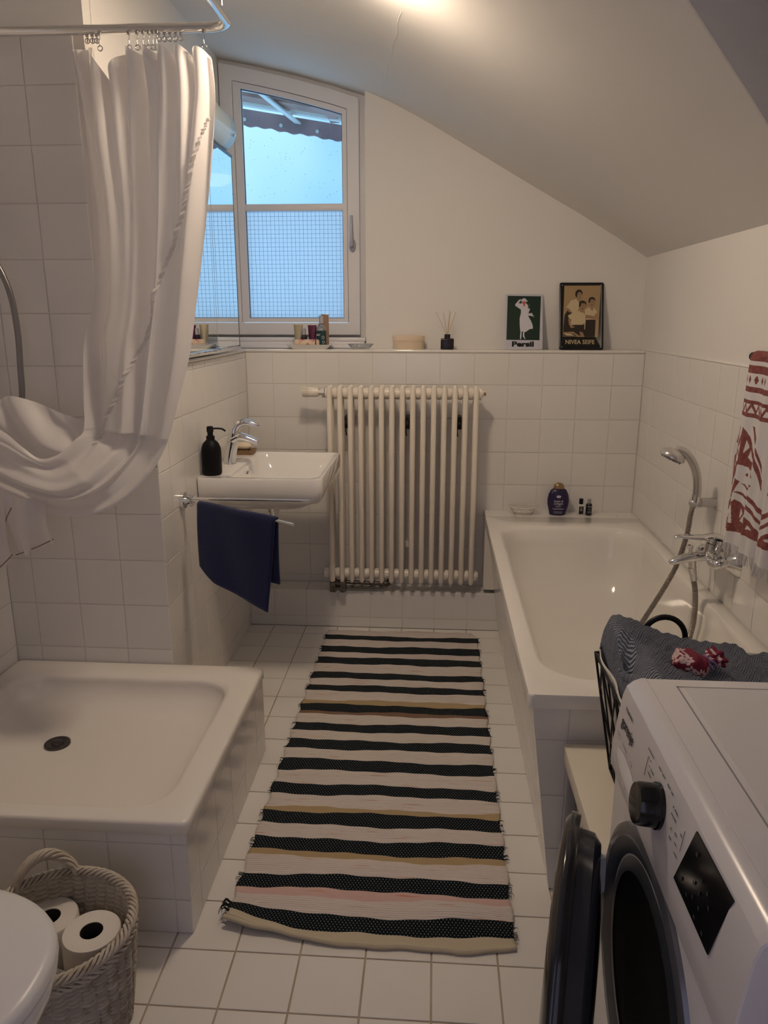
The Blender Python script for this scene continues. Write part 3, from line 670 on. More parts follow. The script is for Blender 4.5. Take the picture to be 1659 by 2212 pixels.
# towel over the near arm
def tl(u, v):
    # u along the arm 0..1 ; v over the arm: 0 front bottom .. 1 back bottom
    a = Vector((-.768, -1.030, rz)); b = Vector((-.476, -1.214, rz)); d = (b - a).normalized(); nrm = Vector((d.y, -d.x, 0))
    if nrm.y > 0: nrm = -nrm
    p = a.lerp(b, u)
    dropF = .235 + .040 * u + (0.03 * u); dropB = .215
    if v < .47:
        t = 1 - v / .47; z = rz + .004 - t * (dropF if t > 0 else 0); off = .008 + .012 * t * (1 + .5 * math.sin(u * 5))
        p = a.lerp(b, u * (1 - .12 * t) + .02 * t)
        if u < .25: z += (.25 - u) * .10 * t
    elif v > .53:
        t = (v - .53) / .47; z = rz + .004 - t * dropB; off = -.008 - .010 * t; p = a.lerp(b, u * (1 - .02 * t))
    else:
        t = (v - .47) / .06; z = rz + .004 + .006 * math.sin(t * PI); off = .008 * math.cos(t * PI)
    off += .004 * math.sin(u * 9 + v * 6)
    q = p + nrm * off; return Vector((q.x, q.y, z))
bm = B(); gridmesh(bm, tl, 30, 60, su=.35, sv=.5); ht = obj('hand_towel', bm, NAVYT); thicken(ht, .005); setp(ht, 'navy blue terry hand towel hanging over the chrome towel rail', 'towel')

# ================================================================= MIRROR CABINET + LAMP
mc = thing('mirror_cabinet', 'mirror cabinet above the washbasin reflecting the window', 'cabinet', (-.90, -.53, 1.285))
my0, my1, mz0, mz1 = -.94, -.150, 1.283, 2.035
bm = B(); box(bm, LU + .001, -.838, my0, my1, mz0, mz1, bev=.002); obj('body', bm, WPLAST, mc)
for a, b in ((my0, -.548), (-.546, -.0 + my1)):
    sp = [(my0, -.548), (-.546, -.402), (-.400, my1)]
bm = B(); box(bm, -.8385, -.8365, my0 + .01, my1 - .01, mz0 + .01, mz1 - .01); obj('seam_backing', bm, BLACKP, mc)
for a, b in ((my0, -.482), (-.4785, my1)):
    bm = B(); box(bm, -.838, -.834, a, b, mz0 + .010, mz1 - .002, bev=.0008, seg=1); obj('door', bm, MIRR, mc, None)
bm = B(); box(bm, -.846, -.826, my0, my1 + .001, mz0 - .006, mz0 + .009, bev=.003); obj('bottom_rail', bm, CHROME, mc)
bm = B(); box(bm, -.840, -.833, my1 - .0005, my1 + .003, mz0, mz1); box(bm, -.842, -.830, my0, my1, mz1 - .004, mz1 + .004); obj('edge_strip', bm, DSTEEL, mc)
bm = B(); box(bm, -.832, -.822, -.475, -.385, mz0 + .004, mz0 + .012, bev=.002); obj('handle', bm, CHROME, mc)
ml = thing('mirror_lamp', 'cylindrical opal glass lamp on top of the mirror cabinet', 'lamp', (-.88, -.52, mz1))
bm = B(); 
def halfcyl(u, v):
    a = PI * (-.10 + 1.28 * u); return Vector((-.868 + .074 * math.sin(a), -.90 + .68 * v, 2.112 + .074 * math.cos(a)))
gridmesh(bm, halfcyl, 24, 8); o = obj('shade', bm, LAMPG, ml); thicken(o, .006)
bm = B(); box(bm, LU + .001, -.90, -.87, -.25, 2.06, 2.14, bev=.01); obj('mount', bm, WPLAST, ml)
for y in (-.245, -.875):
    bm = B(); cyl(bm, (-.797, y, 2.092), (-.791, y, 2.090), .005); obj('screw', bm, CHROME, ml)

# ================================================================= SHOWER RAIL + CURTAIN
rl = thing('shower_rail', 'bent chrome curtain rail hung over the shower tray', 'curtain rail', (-.60, -1.2, 2.145))
RZ = 2.150
bm = B(); arc = [(-.605 + .055 * math.sin(a), -1.255 + .055 * math.cos(a), RZ) for a in [PI / 2 * i / 8 for i in range(9)]]
arc2 = [(-.605 + .055 * math.cos(a), -2.0 - .055 * math.sin(a), RZ) for a in [PI / 2 * i / 8 for i in range(9)]]
tube(bm, [(SHX, -1.2, RZ)] + [(-1.0, -1.2, RZ)] + arc + arc2 + [(-1.0, -2.055, RZ), (SHX, -2.055, RZ)], .0125, n=14); obj('tube', bm, CHROME, rl, 60)
bm = B(); cyl(bm, (-.557, -1.27, RZ), (-.557, -1.27, zc(-.557)), .006); lathe(bm, [(.022, 0), (.022, -.006)], (-.557, -1.27, zc(-.557))); obj('ceiling_support', bm, CHROME, rl)
bm = B()
for y in (-1.2, -2.055): cyl(bm, (SHX, y, RZ), (SHX + .012, y, RZ), .024)
obj('wall_flange', bm, CHROME, rl)
ST = [(-0.987, -1.220, 2.106, -0.600, 2.085), (-0.985, -1.220, 2.018, -0.597, 1.989), (-0.975, -1.230, 1.879, -0.612, 1.852), (-0.958, -1.240, 1.678, -0.640, 1.675), (-0.965, -1.260, 1.455, -0.673, 1.455), (-0.990, -1.280, 1.342, -0.691, 1.317), (-0.989, -1.310, 1.202, -0.717, 1.191), (-0.982, -1.340, 1.107, -0.744, 1.077), (-0.999, -1.370, 1.079, -0.787, 0.990), (-1.035, -1.400, 1.044, -0.861, 0.915), (-1.078, -1.420, 1.036, -0.963, 0.876), (-1.120, -1.430, 1.070, -1.077, 0.886), (-1.168, -1.420, 1.105, -1.184, 0.920), (-1.247, -1.400, 1.138, -1.280, 0.955), (-1.345, -1.380, 1.150, -1.355, 1.000)]
def catm(T, t):
    n = len(T) - 1; x = min(max(t * n, 0), n - 1e-6); i = int(x); f = x - i
    a, b, c, d = T[max(i - 1, 0)], T[i], T[i + 1], T[min(i + 2, n)]
    return [.5 * ((2 * q) + (r - p) * f + (2 * p - 5 * q + 4 * r - s) * f * f + (3 * q - p - 3 * r + s) * f ** 3) for p, q, r, s in zip(a, b, c, d)]
def curt(u, v):
    lx, y, lz, rx, rz_ = catm(ST, v)
    amp = .018 * (1 - .75 * min(v / .30, 1)) + .012
    if v > .5: amp *= .75
    # pleats: sharp near the rail, melting into a few broad folds
    w1 = math.sin(u * 2 * PI * 8.5 + .6 * math.sin(v * 7)); w2 = math.sin(u * 2 * PI * 1.9 + 2.4 - v * 5.0); w3 = math.sin(u * 2 * PI * 4.3 + 1.0 - v * 6)
    k1 = max(0, 1 - v / .26) ** 1.3; k2 = 1 - k1
    fold = k1 * (w1 * .9 + .3 * w2) + k2 * (1.0 * w2 + .40 * w3 + .22 * w1 * max(0, 1 - v / .55))
    x = lx + (rx - lx) * (u + .018 * math.sin(u * 2 * PI * 8.5 + 1.3) * k1 + .012 * w3 * k2)
    z = lz + (rz_ - lz) * u
    if v < .14:  # top hem sags between the gathered hooks
        s = math.exp(-((u - .27) / .055) ** 2) * .085 * (1 - v / .14); z -= s
        z += .008 * math.sin(u * 50) * (1 - v / .14) - .010 * math.exp(-(u / .15) ** 2) * (1 - v / .14)
    y2 = y + amp * fold + (.02 * math.sin(u * PI) if v > .5 else 0) - .028 * math.exp(-((u - .60 - .1 * v) / .035) ** 2) * (1 if v > .02 else 0)
    if v > .55:  # cloth bulges round the lower loop
        y2 -= .05 * math.sin(u * PI) * min((v - .55) / .1, 1)
    return Vector((x, max(min(y2, -1.174), -2), z))
bm = B(); gridmesh(bm, curt, 170, 200, su=.6, sv=1.8)
cu = thing('shower_curtain', 'white fabric shower curtain drawn aside and looped to the left', 'curtain', (-.8, -1.22, 2.1))
o = obj('cloth', bm, CURT, cu, 180, normals=False)
def back(u, v):
    T = [(-.975, -1.31, 1.10, 1.05), (-1.03, -1.325, 1.135, 1.03), (-1.11, -1.335, 1.164, 1.0), (-1.188, -1.33, 1.196, 1.02), (-1.235, -1.33, 1.182, 1.03), (-1.30, -1.33, 1.150, 1.03), (-1.355, -1.33, 1.13, 1.03)]
    x, y, z1, z0 = catm(T, u); z = z1 + (z0 - z1) * v
    return Vector((x, y + .022 * math.sin(v * 5 + u * 6) - .03 * v + .012 * math.sin((u + v * .4) * 22), z - .01 * math.sin(v * PI)))
bm = B(); gridmesh(bm, back, 60, 30, su=.5, sv=.2); obj('back_fold', bm, CURT, cu, 180)
# crinkled seam
def seam(v):
    T = [(-.625, 1.93), (-.640, 1.871), (-.679, 1.722), (-.741, 1.567), (-.807, 1.392), (-.857, 1.268), (-.922, 1.138), (-.959, 1.065)]
    return catm(T, v)
def seamf(u, v):
    x, z = seam(v); lo, hi = .02, .62
    for _ in range(14):
        md_ = (lo + hi) / 2; q = catm(ST, md_); uu = min(max((x - q[0]) / (q[3] - q[0]), 0), 1)
        if q[2] + (q[4] - q[2]) * uu > z: lo = md_
        else: hi = md_
    t = (lo + hi) / 2
    # find u on the curtain closest to x
    lx, yy, lz, rx, rz_ = catm(ST, t); uu = (x - lx) / (rx - lx); p = curt(min(max(uu, 0), 1), t)
    return Vector((p.x + (u - .5) * .013 + .0015 * math.sin(v * 83), p.y - .0045 - .0022 * math.sin(v * 330 + u * 3) - .0016 * math.sin(v * 141), p.z))
bm = B(); gridmesh(bm, seamf, 5, 420); obj('gathered_seam', bm, CURT, cu, 180)
# hanging hem corners
def flap(pts, y0, fr):
    a, b, c, d = [Vector((x, 0, z)) for x, z in pts]
    def f(u, v):
        p = (a.lerp(b, u)).lerp(d.lerp(c, u), v)
        return Vector((p.x, y0 + .014 * math.sin(u * fr + v * 2) + .01 * math.sin(v * 4 + fr), p.z + .006 * math.sin(u * fr * 2) * v))
    return f
bm = B(); gridmesh(bm, flap([(-1.19, .935), (-1.068, .925), (-1.049, .807), (-1.163, .758)], -1.452, 9), 24, 20); gridmesh(bm, flap([(-1.30, .99), (-1.19, .93), (-1.163, .765), (-1.26, .69)], -1.470, 8), 24, 20)
o = obj('hanging_hem', bm, CURT, cu, 180)
bm = B(); tube(bm, [(-1.163, -1.46, .766), (-1.10, -1.456, .79), (-1.049, -1.462, .815)], .0016, n=5, smooth=4); tube(bm, [(-1.26, -1.478, .698), (-1.21, -1.475, .73), (-1.163, -1.478, .772)], .0016, n=5, smooth=4); tube(bm, [(-1.19, -1.462, .80), (-1.185, -1.455, .86), (-1.165, -1.45, .90)], .0014, n=5, smooth=4)
obj('hem_stitching', bm, mat('brown_thread', (0.25, 0.19, 0.14), .9), cu)
def hook_bm(big):
    bm = B(); box(bm, -.004, .004, -.003, .003, -.017, -.008, bev=.001); L = .048 if big else .026
    tube(bm, [(0, 0, -.017), (.002, 0, -.024), (-.001, 0, -.03), (0, 0, -L + .006)], .0011, n=6, smooth=3)
    bmesh.ops.create_circle(bm, segments=3, radius=.0001, matrix=Matrix.Translation((0, 0, -L)))
    ringp = [(.0062 * math.cos(a), 0, -L + .0062 * math.sin(a)) for a in [2 * PI * i / 16 for i in range(17)]]
    tube(bm, ringp, .0014, n=6, caps=False); return bm
def hookpart(x, y, big, src={}):
    if big not in src:
        o = obj('curtain_hook', hook_bm(big), STEEL, cu, 60); src[big] = o; o.matrix_parent_inverse = Matrix.Translation(-cu.location); o.location = (x, y, RZ)
    else:
        o = src[big].copy(); COL.objects.link(o); o.parent = cu; o.matrix_parent_inverse = Matrix.Translation(-cu.location); o.location = (x, y, RZ)
for x in (-.940, -.926, -.914, -.745, -.73, -.715, -.70, -.685): hookpart(x, -1.2, False)
for x in (-.902, -.822, -.800, -.784, -.769, -.757, -.747): hookpart(x, -1.212, True)
hookpart(-.622, -1.208, True)
# shower hose on the left wall
sh = thing('shower_hose', 'grey flexible shower hose hanging at the left wall', 'shower hose', (-1.2, -1.3, 1.1))
bm = B(); tube(bm, [(-1.30, -1.27, 1.72), (-1.245, -1.27, 1.60), (-1.20, -1.27, 1.49), (-1.188, -1.27, 1.38), (-1.192, -1.27, 1.27), (-1.200, -1.27, 1.17), (-1.25, -1.25, 1.02), (-1.34, -1.25, .98)], .0085, n=12, smooth=8); obj('hose', bm, mat('grey_hose', (0.22, 0.21, 0.21), .3, .5), sh)
bm = B(); cyl(bm, (SHX, -1.25, .985), (SHX + .05, -1.25, .98), .022); cyl(bm, (SHX, -1.27, 1.73), (SHX + .09, -1.27, 1.725), .012); cyl(bm, (SHX, -1.27, 1.73), (SHX + .01, -1.27, 1.73), .028); obj('wall_fitting', bm, CHROME, sh)

# ================================================================= LEDGE OBJECTS
LZ = LEDGE
tp = B(); loft(tp, [rrect(-.643, -.487, .030, .095, .012, LZ, 4), rrect(-.668, -.464, .012, .108, .012, LZ + .020, 4), rrect(-.664, -.468, .016, .104, .012, LZ + .020, 4), rrect(-.640, -.490, .034, .092, .010, LZ + .006, 4)], True, True)
o = obj('toiletry_tray', tp, CERAM); setp(o, 'oblong white ceramic tray with toiletries on the window ledge', 'tray')
TZ = LZ + .006
def tubeb(name, x, y, h, w_, m, capm, label, rot=0):
    t = thing(name, label, 'tube', (x, y, TZ)); bm = B()
    n = 20; loops = []
    for k in range(7):
        f = k / 6; a = w_ * (.40 + .10 * f); b = w_ * .36 * (1 - f) + .0012; z = TZ + .020 + (h - .020) * f
        loops.append([Vector((x + a * math.cos(q), y + b * math.sin(q), z)) for q in [2 * PI * i / n for i in range(n)]])
    loft(bm, loops, True, True); obj('body', bm, m, t, 60)
    bm = B(); lathe(bm, [(w_ * .34, 0), (w_ * .36, .02)], (x, y, TZ)); obj('cap', bm, capm, t); return t
tubeb('cream_tube', -.618, .066, .100, .042, GOLDT, WPLAST, 'pale gold squeeze tube standing at the left end of the toiletry tray')
tubeb('cream_tube', -.557, .078, .098, .040, PLUM, WPLAST, 'dark plum squeeze tube standing in the middle of the toiletry tray')
pb = thing('perfume_bottle', 'tiny dark bottle with silver cap between the two squeeze tubes', 'bottle', (-.590, .052, TZ))
bm = B(); lathe(bm, [(.012, 0), (.0135, .004), (.0135, .045), (.009, .055), (.005, .058)], (-.590, .048, TZ)); obj('body', bm, NAVYG, pb)
bm = B(); lathe(bm, [(.009, .056), (.009, .082), (.007, .084)], (-.590, .048, TZ)); obj('cap', bm, SILV, pb)
cb = thing('cologne_bottle', 'clear bottle with chrome cap and patterned black teal label', 'bottle', (-.512, .055, TZ))
bm = B(); lathe(bm, [(.021, 0), (.022, .003), (.022, .078), (.0205, .088), (.012, .102), (.0085, .106)], (-.512, .050, TZ)); obj('glass_body', bm, GLASSC, cb)
bm = B(); lathe(bm, [(.0224, .003), (.0224, .074)], (-.512, .050, TZ), cap=False)
obj('label_wrap', bm, TEALB, cb)
bm = B(); lathe(bm, [(.0105, .106), (.0105, .138), (.009, .140)], (-.512, .050, TZ), n=16); obj('cap', bm, CHROME, cb)
bm = B()
for k, (dx, z, s) in enumerate([(-.011, .058, .008), (.010, .045, .010), (.012, .025, .009), (.010, .010, .007)]):
    if k == 0: box(bm, -.512 + dx - .008, -.512 + dx + .010, .0268, .0272, TZ + z, TZ + z + .002); box(bm, -.512 + dx - .008, -.512 + dx + .007, .0268, .0272, TZ + z - .005, TZ + z - .003)
    else:
        rp = [(-.512 + dx + s * .5 * math.cos(a), .0295 + .001 * math.cos(a), TZ + z + s * .6 * math.sin(a)) for a in [2 * PI * i / 12 for i in range(13)]]; tube(bm, rp, .0009, n=5, caps=False)
obj('label_print', bm, LABELW, cb)
bx = thing('perfume_box', 'slim brown carton standing behind the cologne bottle', 'box', (-.500, .083, TZ))
bm = B(); box(bm, -.514, -.484, .0745, .095, TZ, TZ + .142, bev=.001); obj('carton', bm, BROWNB, bx); bm = B(); box(bm, -.5165, -.4815, .0725, .097, TZ + .142, TZ + .146, bev=.001); obj('lid', bm, SILV, bx)
wp = thing('wrapped_soap', 'floral paper wrapped soap lying at the front of the toiletry tray', 'soap', (-.572, .03, TZ))
bm = B(); loft(bm, [[Vector((x, .020 + .0 + .0165 * s * math.cos(a), TZ + .0185 + .0175 * s * math.sin(a))) for a in [2 * PI * i / 16 for i in range(16)]] for x, s in ((-.632, .55), (-.629, .9), (-.622, 1), (-.528, 1), (-.521, .9), (-.518, .55))], True, True)
bmesh.ops.translate(bm, verts=bm.verts, vec=(0, .012, .001))
FLOW = mat('floral_wrapping_paper', (0.72, 0.58, 0.42), .6, noise=(38, (0.60, 0.16, 0.17), .50, .56)); obj('paper', bm, FLOW, wp, 60)
bm = B(); cyl(bm, (-.536, .032, TZ + .0195), (-.531, .032, TZ + .0195), .0180, n=18); obj('band', bm, PLUM, wp)
# small lattice dish
def lattice_bowl(bm, cx, cy, cz_, rx, ry, h, n=18, leaf=0):
    def rim(a, f):
        e = (1 + leaf * abs(math.cos(a)) ** 6 * f); return Vector((cx + rx * (.62 + .38 * f ** .8) * math.cos(a) * e, cy + ry * (.62 + .38 * f ** .8) * math.sin(a), cz_ + h * f + leaf * h * .9 * f * abs(math.cos(a)) ** 8))
    n2 = n * 2
    loft(bm, [[rim(2 * PI * i / n2, 0) * 1 for i in range(n2)], [rim(2 * PI * i / n2, .12) for i in range(n2)], [rim(2 * PI * i / n2, .42) for i in range(n2)]], True)
    tube(bm, [rim(2 * PI * i / n2, 1) for i in range(n2 + 1)], .0022, n=6, caps=False); tube(bm, [rim(2 * PI * i / n2, .42) for i in range(n2 + 1)], .002, n=6, caps=False)
    for i in range(n):
        a0 = 2 * PI * i / n; a1 = a0 + PI / n; a2 = a0 + 2 * PI / n
        tube(bm, [rim(a0, .42), rim(a1, 1)], .0017, n=5); tube(bm, [rim(a1, 1), rim(a2, .42)], .0017, n=5)
bm = B(); lattice_bowl(bm, -.336, .055, LZ, .056, .034, .022, 16)
o = obj('glass_dish', bm, mat('pressed_glass', (0.62, 0.64, 0.66), .08, trans=.35)); setp(o, 'small oval pressed glass dish on the ledge below the window corner', 'dish')
# chip wood box
wb = thing('round_box', 'round pale chip wood box with lid on the ledge', 'box', (-.122, .065, LZ))
bm = B(); lathe(bm, [(.069, 0), (.070, .002), (.070, .040)], (-.122, .065, LZ), n=48, sy=.75); obj('base', bm, PALEW, wb)
bm = B(); lathe(bm, [(.0725, .037), (.0725, .058), (.071, .060), (.0, .0605)], (-.122, .065, LZ), n=48, sy=.75); obj('lid', bm, PALEW, wb)
# reed diffuser
rd = thing('reed_diffuser', 'square black reed diffuser with rattan sticks on the ledge', 'diffuser', (.050, .05, LZ))
bm = B(); box(bm, .022, .080, .025, .077, LZ, LZ + .048, bev=.005, seg=3); cyl(bm, (.051, .051, LZ + .047), (.051, .051, LZ + .066), .0135, n=20); obj('bottle', bm, mat('black_glass', (0.018, 0.014, 0.018), .25), rd)
for dx, dy, h in ((-.052, .0, .160), (-.020, .02, .158), (.008, -.01, .168), (.012, .02, .160), (.036, .01, .162)):
    bm = B(); tube(bm, [(.051 - dx * .12, .051, LZ + .045), (.051 + dx, .051 + dy, LZ + h)], .0012, n=6); obj('reed', bm, REEDM, rd)
# signs -------------------------------------------------------------
def sign(x0, x1, z1, y0, y1, name, label):
    """local sign plane: u 0..w right, v 0..h up, leaning back"""
    t = thing(name, label, 'sign', ((x0 + x1) / 2, y0, LZ)); wd = x1 - x0; dz = z1 - LZ; h = math.hypot(dz, y1 - y0)
    V_ = Vector((0, y1 - y0, dz)).normalized(); U_ = Vector((1, 0, 0)); N_ = U_.cross(V_)
    M_ = Matrix((U_, V_, N_)).transposed().to_4x4(); M_.translation = Vector((x0, y0, LZ + .001)); return t, wd, h, M_
def put(bm, polys, M_, w_, h_, src, z0=.0012, dz=.00012):
    """polys: (matindex, [(px,py)..]) in the pixel box src = (x0,y0,x1,y1)"""
    for k, (mi, P) in enumerate(polys):
        pts = [((px - src[0]) / (src[2] - src[0]) * w_, (src[3] - py) / (src[3] - src[1]) * h_) for px, py in P]
        f = bm.faces.new([bm.verts.new(M_ @ Vector((x, y, z0 + dz * k))) for x, y in pts]); f.material_index = mi
        f.normal_update()
        if f.normal.dot(M_.to_3x3() @ Vector((0, 0, 1))) < 0: f.normal_flip()
def ell(cx, cy, rx, ry, n=14, rot=0): return [(cx + rx * math.cos(a) * math.cos(rot) - ry * math.sin(a) * math.sin(rot), cy + rx * math.cos(a) * math.sin(rot) + ry * math.sin(a) * math.cos(rot)) for a in [2 * PI * i / n for i in range(n)]]
t, sw, shh, M_ = sign(.306, .470, 1.507, .045, .122, 'enamel_sign', 'green enamel sign with woman in white dress reading Persil')
bm = B(); loft(bm, [[M_ @ Vector((p.x, p.y, z)) for p in rrect(0, sw, 0, shh, .004, 0, 3)] for z in (-.002, .001)], True, True); obj('plate', bm, mat('sign_grey_white', (0.56, 0.56, 0.62), .3), t)
SG = mat('sign_dark_green', (0.012, 0.032, 0.022), .25); SK = mat('sign_skin_red', (0.45, 0.12, 0.09), .4); SBK = mat('sign_black', (.006, .006, .006), .3); SWH = mat('sign_white', (.62, .61, .67), .4); SDG = mat('sign_shadow_green', (.006, .014, .010), .3)
src = (84, 243, 672, 1055)
dress = [(355, 310), (380, 303), (400, 312), (415, 340), (438, 355), (410, 352), (405, 375), (425, 390), (440, 415), (437, 450), (465, 455), (470, 470), (455, 500), (450, 530), (430, 535), (500, 520), (538, 583), (505, 565), (440, 560), (490, 640), (515, 700), (520, 750), (470, 757), (420, 790), (395, 803), (350, 790), (322, 795), (312, 700), (310, 600), (330, 520), (328, 470), (240, 415), (236, 395), (300, 325), (340, 318), (318, 345), (290, 375), (330, 385), (345, 360), (335, 345)]
polys = [(1, [(118, 268), (642, 275), (624, 920), (104, 915)]), (4, [(122, 272), (638, 279), (621, 916), (108, 911)]), (5, [(395, 830), (500, 808), (495, 830), (410, 870)]),
         (3, dress), (2, [(355, 350), (400, 345), (405, 375), (380, 440), (365, 395), (340, 375)]), (3, [(330, 345), (352, 312), (392, 305), (436, 352), (380, 345)]), (0, ell(458, 405, 12, 16)), (0, ell(455, 440, 16, 18)),
         (3, [(326, 790), (345, 790), (338, 890), (322, 915), (318, 870)]), (3, [(365, 790), (385, 790), (385, 860), (405, 900), (395, 903), (362, 865)])]
put(bm := B(), polys, M_, sw, shh, src)
obj('printed_picture', bm, [GREYP, SBK, SK, SWH, SG, SDG], t, None, normals=False)
bm = B(); text_mesh(bm, 'Persil', shh * .125, M_ @ Matrix.Translation((sw * .475, shh * .092, .0022)), bold=.0015, sx=1.42); obj('lettering', bm, SBK, t, None)
t, sw, shh, M_ = sign(.541, .733, 1.556, .040, .124, 'tin_sign', 'black framed tin sign with sepia photograph of three boys reading NIVEA SEIFE')
bm = B(); loft(bm, [[M_ @ Vector((p.x, p.y, z)) for p in rrect(0, sw, 0, shh, .008, 0, 4)] for z in (-.003, .0005)], True, True); loft(bm, [[M_ @ Vector((p.x, p.y, z)) for p in rrect(d, sw - d, d, shh - d, .008, 0, 4)] for d, z in ((0, .0005), (.004, .003), (.008, .003), (.011, .0006))], False, True); obj('plate', bm, SBK, t)
SEP = mat('sepia_tan', (.40, .28, .15), .25); SLT = mat('sepia_cream', (.58, .47, .29), .3); SFL = mat('sepia_skin', (.33, .21, .12), .3); SDK = mat('sepia_dark', (.03, .02, .016), .3); SMD = mat('sepia_mid', (.13, .085, .055), .3)
src = (880, 63, 1575, 1057)
P_ = [(0, [(955, 110), (1530, 108), (1490, 870), (935, 868)]),
      (3, [(965, 540), (1010, 470), (1090, 520), (1050, 700), (1030, 760), (940, 760), (955, 620)]),  # left boy body
      (1, [(985, 440), (1060, 330), (1150, 305), (1190, 360), (1185, 450), (1140, 510), (1060, 505)]), (2, [(985, 445), (1015, 440), (1075, 495), (1045, 508), (1000, 480)]), (2, [(1150, 290), (1215, 290), (1210, 345), (1160, 335)]),
      (2, ell(1197, 243, 50, 75)), (3, [(1128, 260), (1130, 200), (1165, 168), (1215, 170), (1245, 215), (1235, 240), (1205, 200), (1165, 215), (1150, 290)]), (3, ell(1186, 243, 7, 4)), (3, ell(1222, 243, 7, 4)), (3, ell(1205, 290, 14, 4)),
      (3, [(1285, 610), (1450, 615), (1440, 868), (1280, 868)]), (1, [(1275, 460), (1350, 430), (1430, 440), (1470, 500), (1450, 610), (1300, 615)]), (2, [(1350, 400), (1420, 400), (1410, 480), (1370, 470)]),
      (2, [(1290, 540), (1470, 570), (1440, 610), (1290, 590)]), (2, [(1440, 530), (1490, 520), (1470, 610), (1430, 590)]),
      (2, ell(1390, 355, 50, 75)), (3, [(1333, 350), (1345, 295), (1390, 275), (1435, 295), (1450, 350), (1430, 320), (1375, 310), (1350, 370)]), (3, ell(1370, 350, 7, 4)), (3, ell(1408, 350, 7, 4)), (3, ell(1390, 395, 15, 4)),
      (3, [(1030, 700), (1285, 680), (1290, 868), (1220, 868), (1100, 790), (940, 800), (950, 740)]), (2, [(1200, 790), (1250, 800), (1280, 868), (1210, 868)]), (4, [(935, 810), (1120, 820), (1165, 865), (935, 868)]), (1, [(940, 815), (1060, 822), (1120, 850), (1000, 850)]),
      (1, [(1015, 555), (1110, 500), (1200, 480), (1290, 540), (1285, 640), (1250, 690), (1050, 690), (1070, 610), (1035, 600)]), (2, [(1020, 600), (1060, 610), (1060, 690), (1130, 730), (1060, 735), (1030, 680)]), (2, [(1190, 430), (1260, 430), (1250, 510), (1200, 500)]),
      (2, ell(1245, 410, 52, 78)), (3, [(1185, 420), (1190, 350), (1240, 328), (1295, 350), (1305, 410), (1280, 375), (1225, 370), (1205, 430)]), (3, ell(1228, 405, 7, 4)), (3, ell(1266, 405, 7, 4)), (3, ell(1248, 452, 16, 4)),
      (1, [(1275, 620), (1295, 610), (1285, 760), (1275, 760)])]
put(bm := B(), P_, M_, sw, shh, src, z0=.0012, dz=.00006)
obj('printed_picture', bm, [SEP, SLT, SFL, SDK, SMD], t, None, normals=False)
bm = B(); text_mesh(bm, 'NIVEA SEIFE', shh * .088, M_ @ Matrix.Translation((sw * .47, shh * .112, .0016)), bold=.0004, sx=.92); obj('lettering', bm, SLT, t, None)
for u_, v_ in ((.012, .012), (sw - .012, .012), (.012, shh - .012), (sw - .012, shh - .012)):
    bm = B(); q = M_ @ Vector((u_, v_, .003)); lathe(bm, [(.0022, 0), (.0012, .0006)], q, ax=M_.to_3x3() @ Vector((0, 0, 1)), n=10); obj('rivet', bm, SILV, t)

# ================================================================= BATH SHELF OBJECTS
BZ = .548
bm = B(); lattice_bowl(bm, .408, -.060, BZ, .058, .038, .034, 14, leaf=.16)
o = obj('porcelain_basket', bm, mat('cream_porcelain', (0.70, 0.67, 0.60), .12)); setp(o, 'oval openwork white porcelain basket on the bath shelf', 'dish')
sp = thing('shampoo_bottle', 'large dark purple shampoo bottle with bronze cap on bath shelf', 'bottle', (.560, -.062, BZ))
bm = B(); cx, cy = .560, -.062
pr = [(.031, 0), (.036, .003), (.040, .02), (.0475, .050), (.0480, .072), (.0440, .095), (.034, .115), (.024, .122)]
lathe(bm, pr, (cx, cy, BZ), n=36, sy=.55); obj('bottle', bm, PURP, sp, 60)
bm = B(); lathe(bm, [(.0245, .121), (.0235, .130), (.019, .140), (.010, .146), (.002, .147)], (cx, cy, BZ), n=32, sy=.62); obj('cap', bm, GOLD, sp, 60)
bm = B(); ML = Matrix.Translation((cx, cy - .0278, BZ)) @ Matrix.Rotation(PI / 2, 4, 'X')
bm2 = bm
def lab(s, sz_, z, sx=1, b=0): text_mesh(bm, s, sz_, Matrix.Translation((cx - .002, cy - .0275, BZ + z)) @ Matrix.Rotation(PI / 2, 4, 'X'), sx=sx, bold=b)
lab('biotin &', .0125, .068, b=.0002); lab('collagen', .0125, .057, b=.0002)
lpoly = ell(0, 0, .010, .006, 16); f = bm.faces.new([bm.verts.new((cx - .002 + x, cy - .0270, BZ + .089 + z)) for x, z in lpoly])
for z, w_ in ((.046, .012), (.041, .010), (.033, .026), (.030, .020), (.019, .020), (.013, .018)): box(bm, cx - .002 - w_, cx - .002 + w_, cy - .0270, cy - .0262, BZ + z, BZ + z + .0012)
obj('label_text', bm, mat('label_pale', (0.50, 0.48, 0.54), .6), sp, None)
s1 = thing('lotion_bottle', 'small white lotion bottle with black cap and label on bath shelf', 'bottle', (.663, -.055, BZ))
bm = B(); box(bm, .6480, .6790, -.068, -.044, BZ, BZ + .050, bev=.004); obj('bottle', bm, mat('lotion_white', (.66, .65, .60), .3), s1)
bm = B(); cyl(bm, (.6635, -.056, BZ + .049), (.6635, -.056, BZ + .074), .0088); obj('cap', bm, BLACKP, s1)
bm = B(); box(bm, .6535, .6735, -.0690, -.0679, BZ + .006, BZ + .041); lb = obj('label', bm, SBK, s1, None)
bm = B(); tube(bm, [(.6635 + .004 * math.cos(a), -.0695, BZ + .025 + .004 * math.sin(a)) for a in [2 * PI * i / 12 for i in range(13)]], .0008, n=5, caps=False); box(bm, .6595, .6675, -.0696, -.069, BZ + .034, BZ + .0355); obj('label_print', bm, LABELW, s1)
s2 = thing('oil_bottle', 'small black bottle with clear cap right of white lotion bottle', 'bottle', (.698, -.06, BZ))
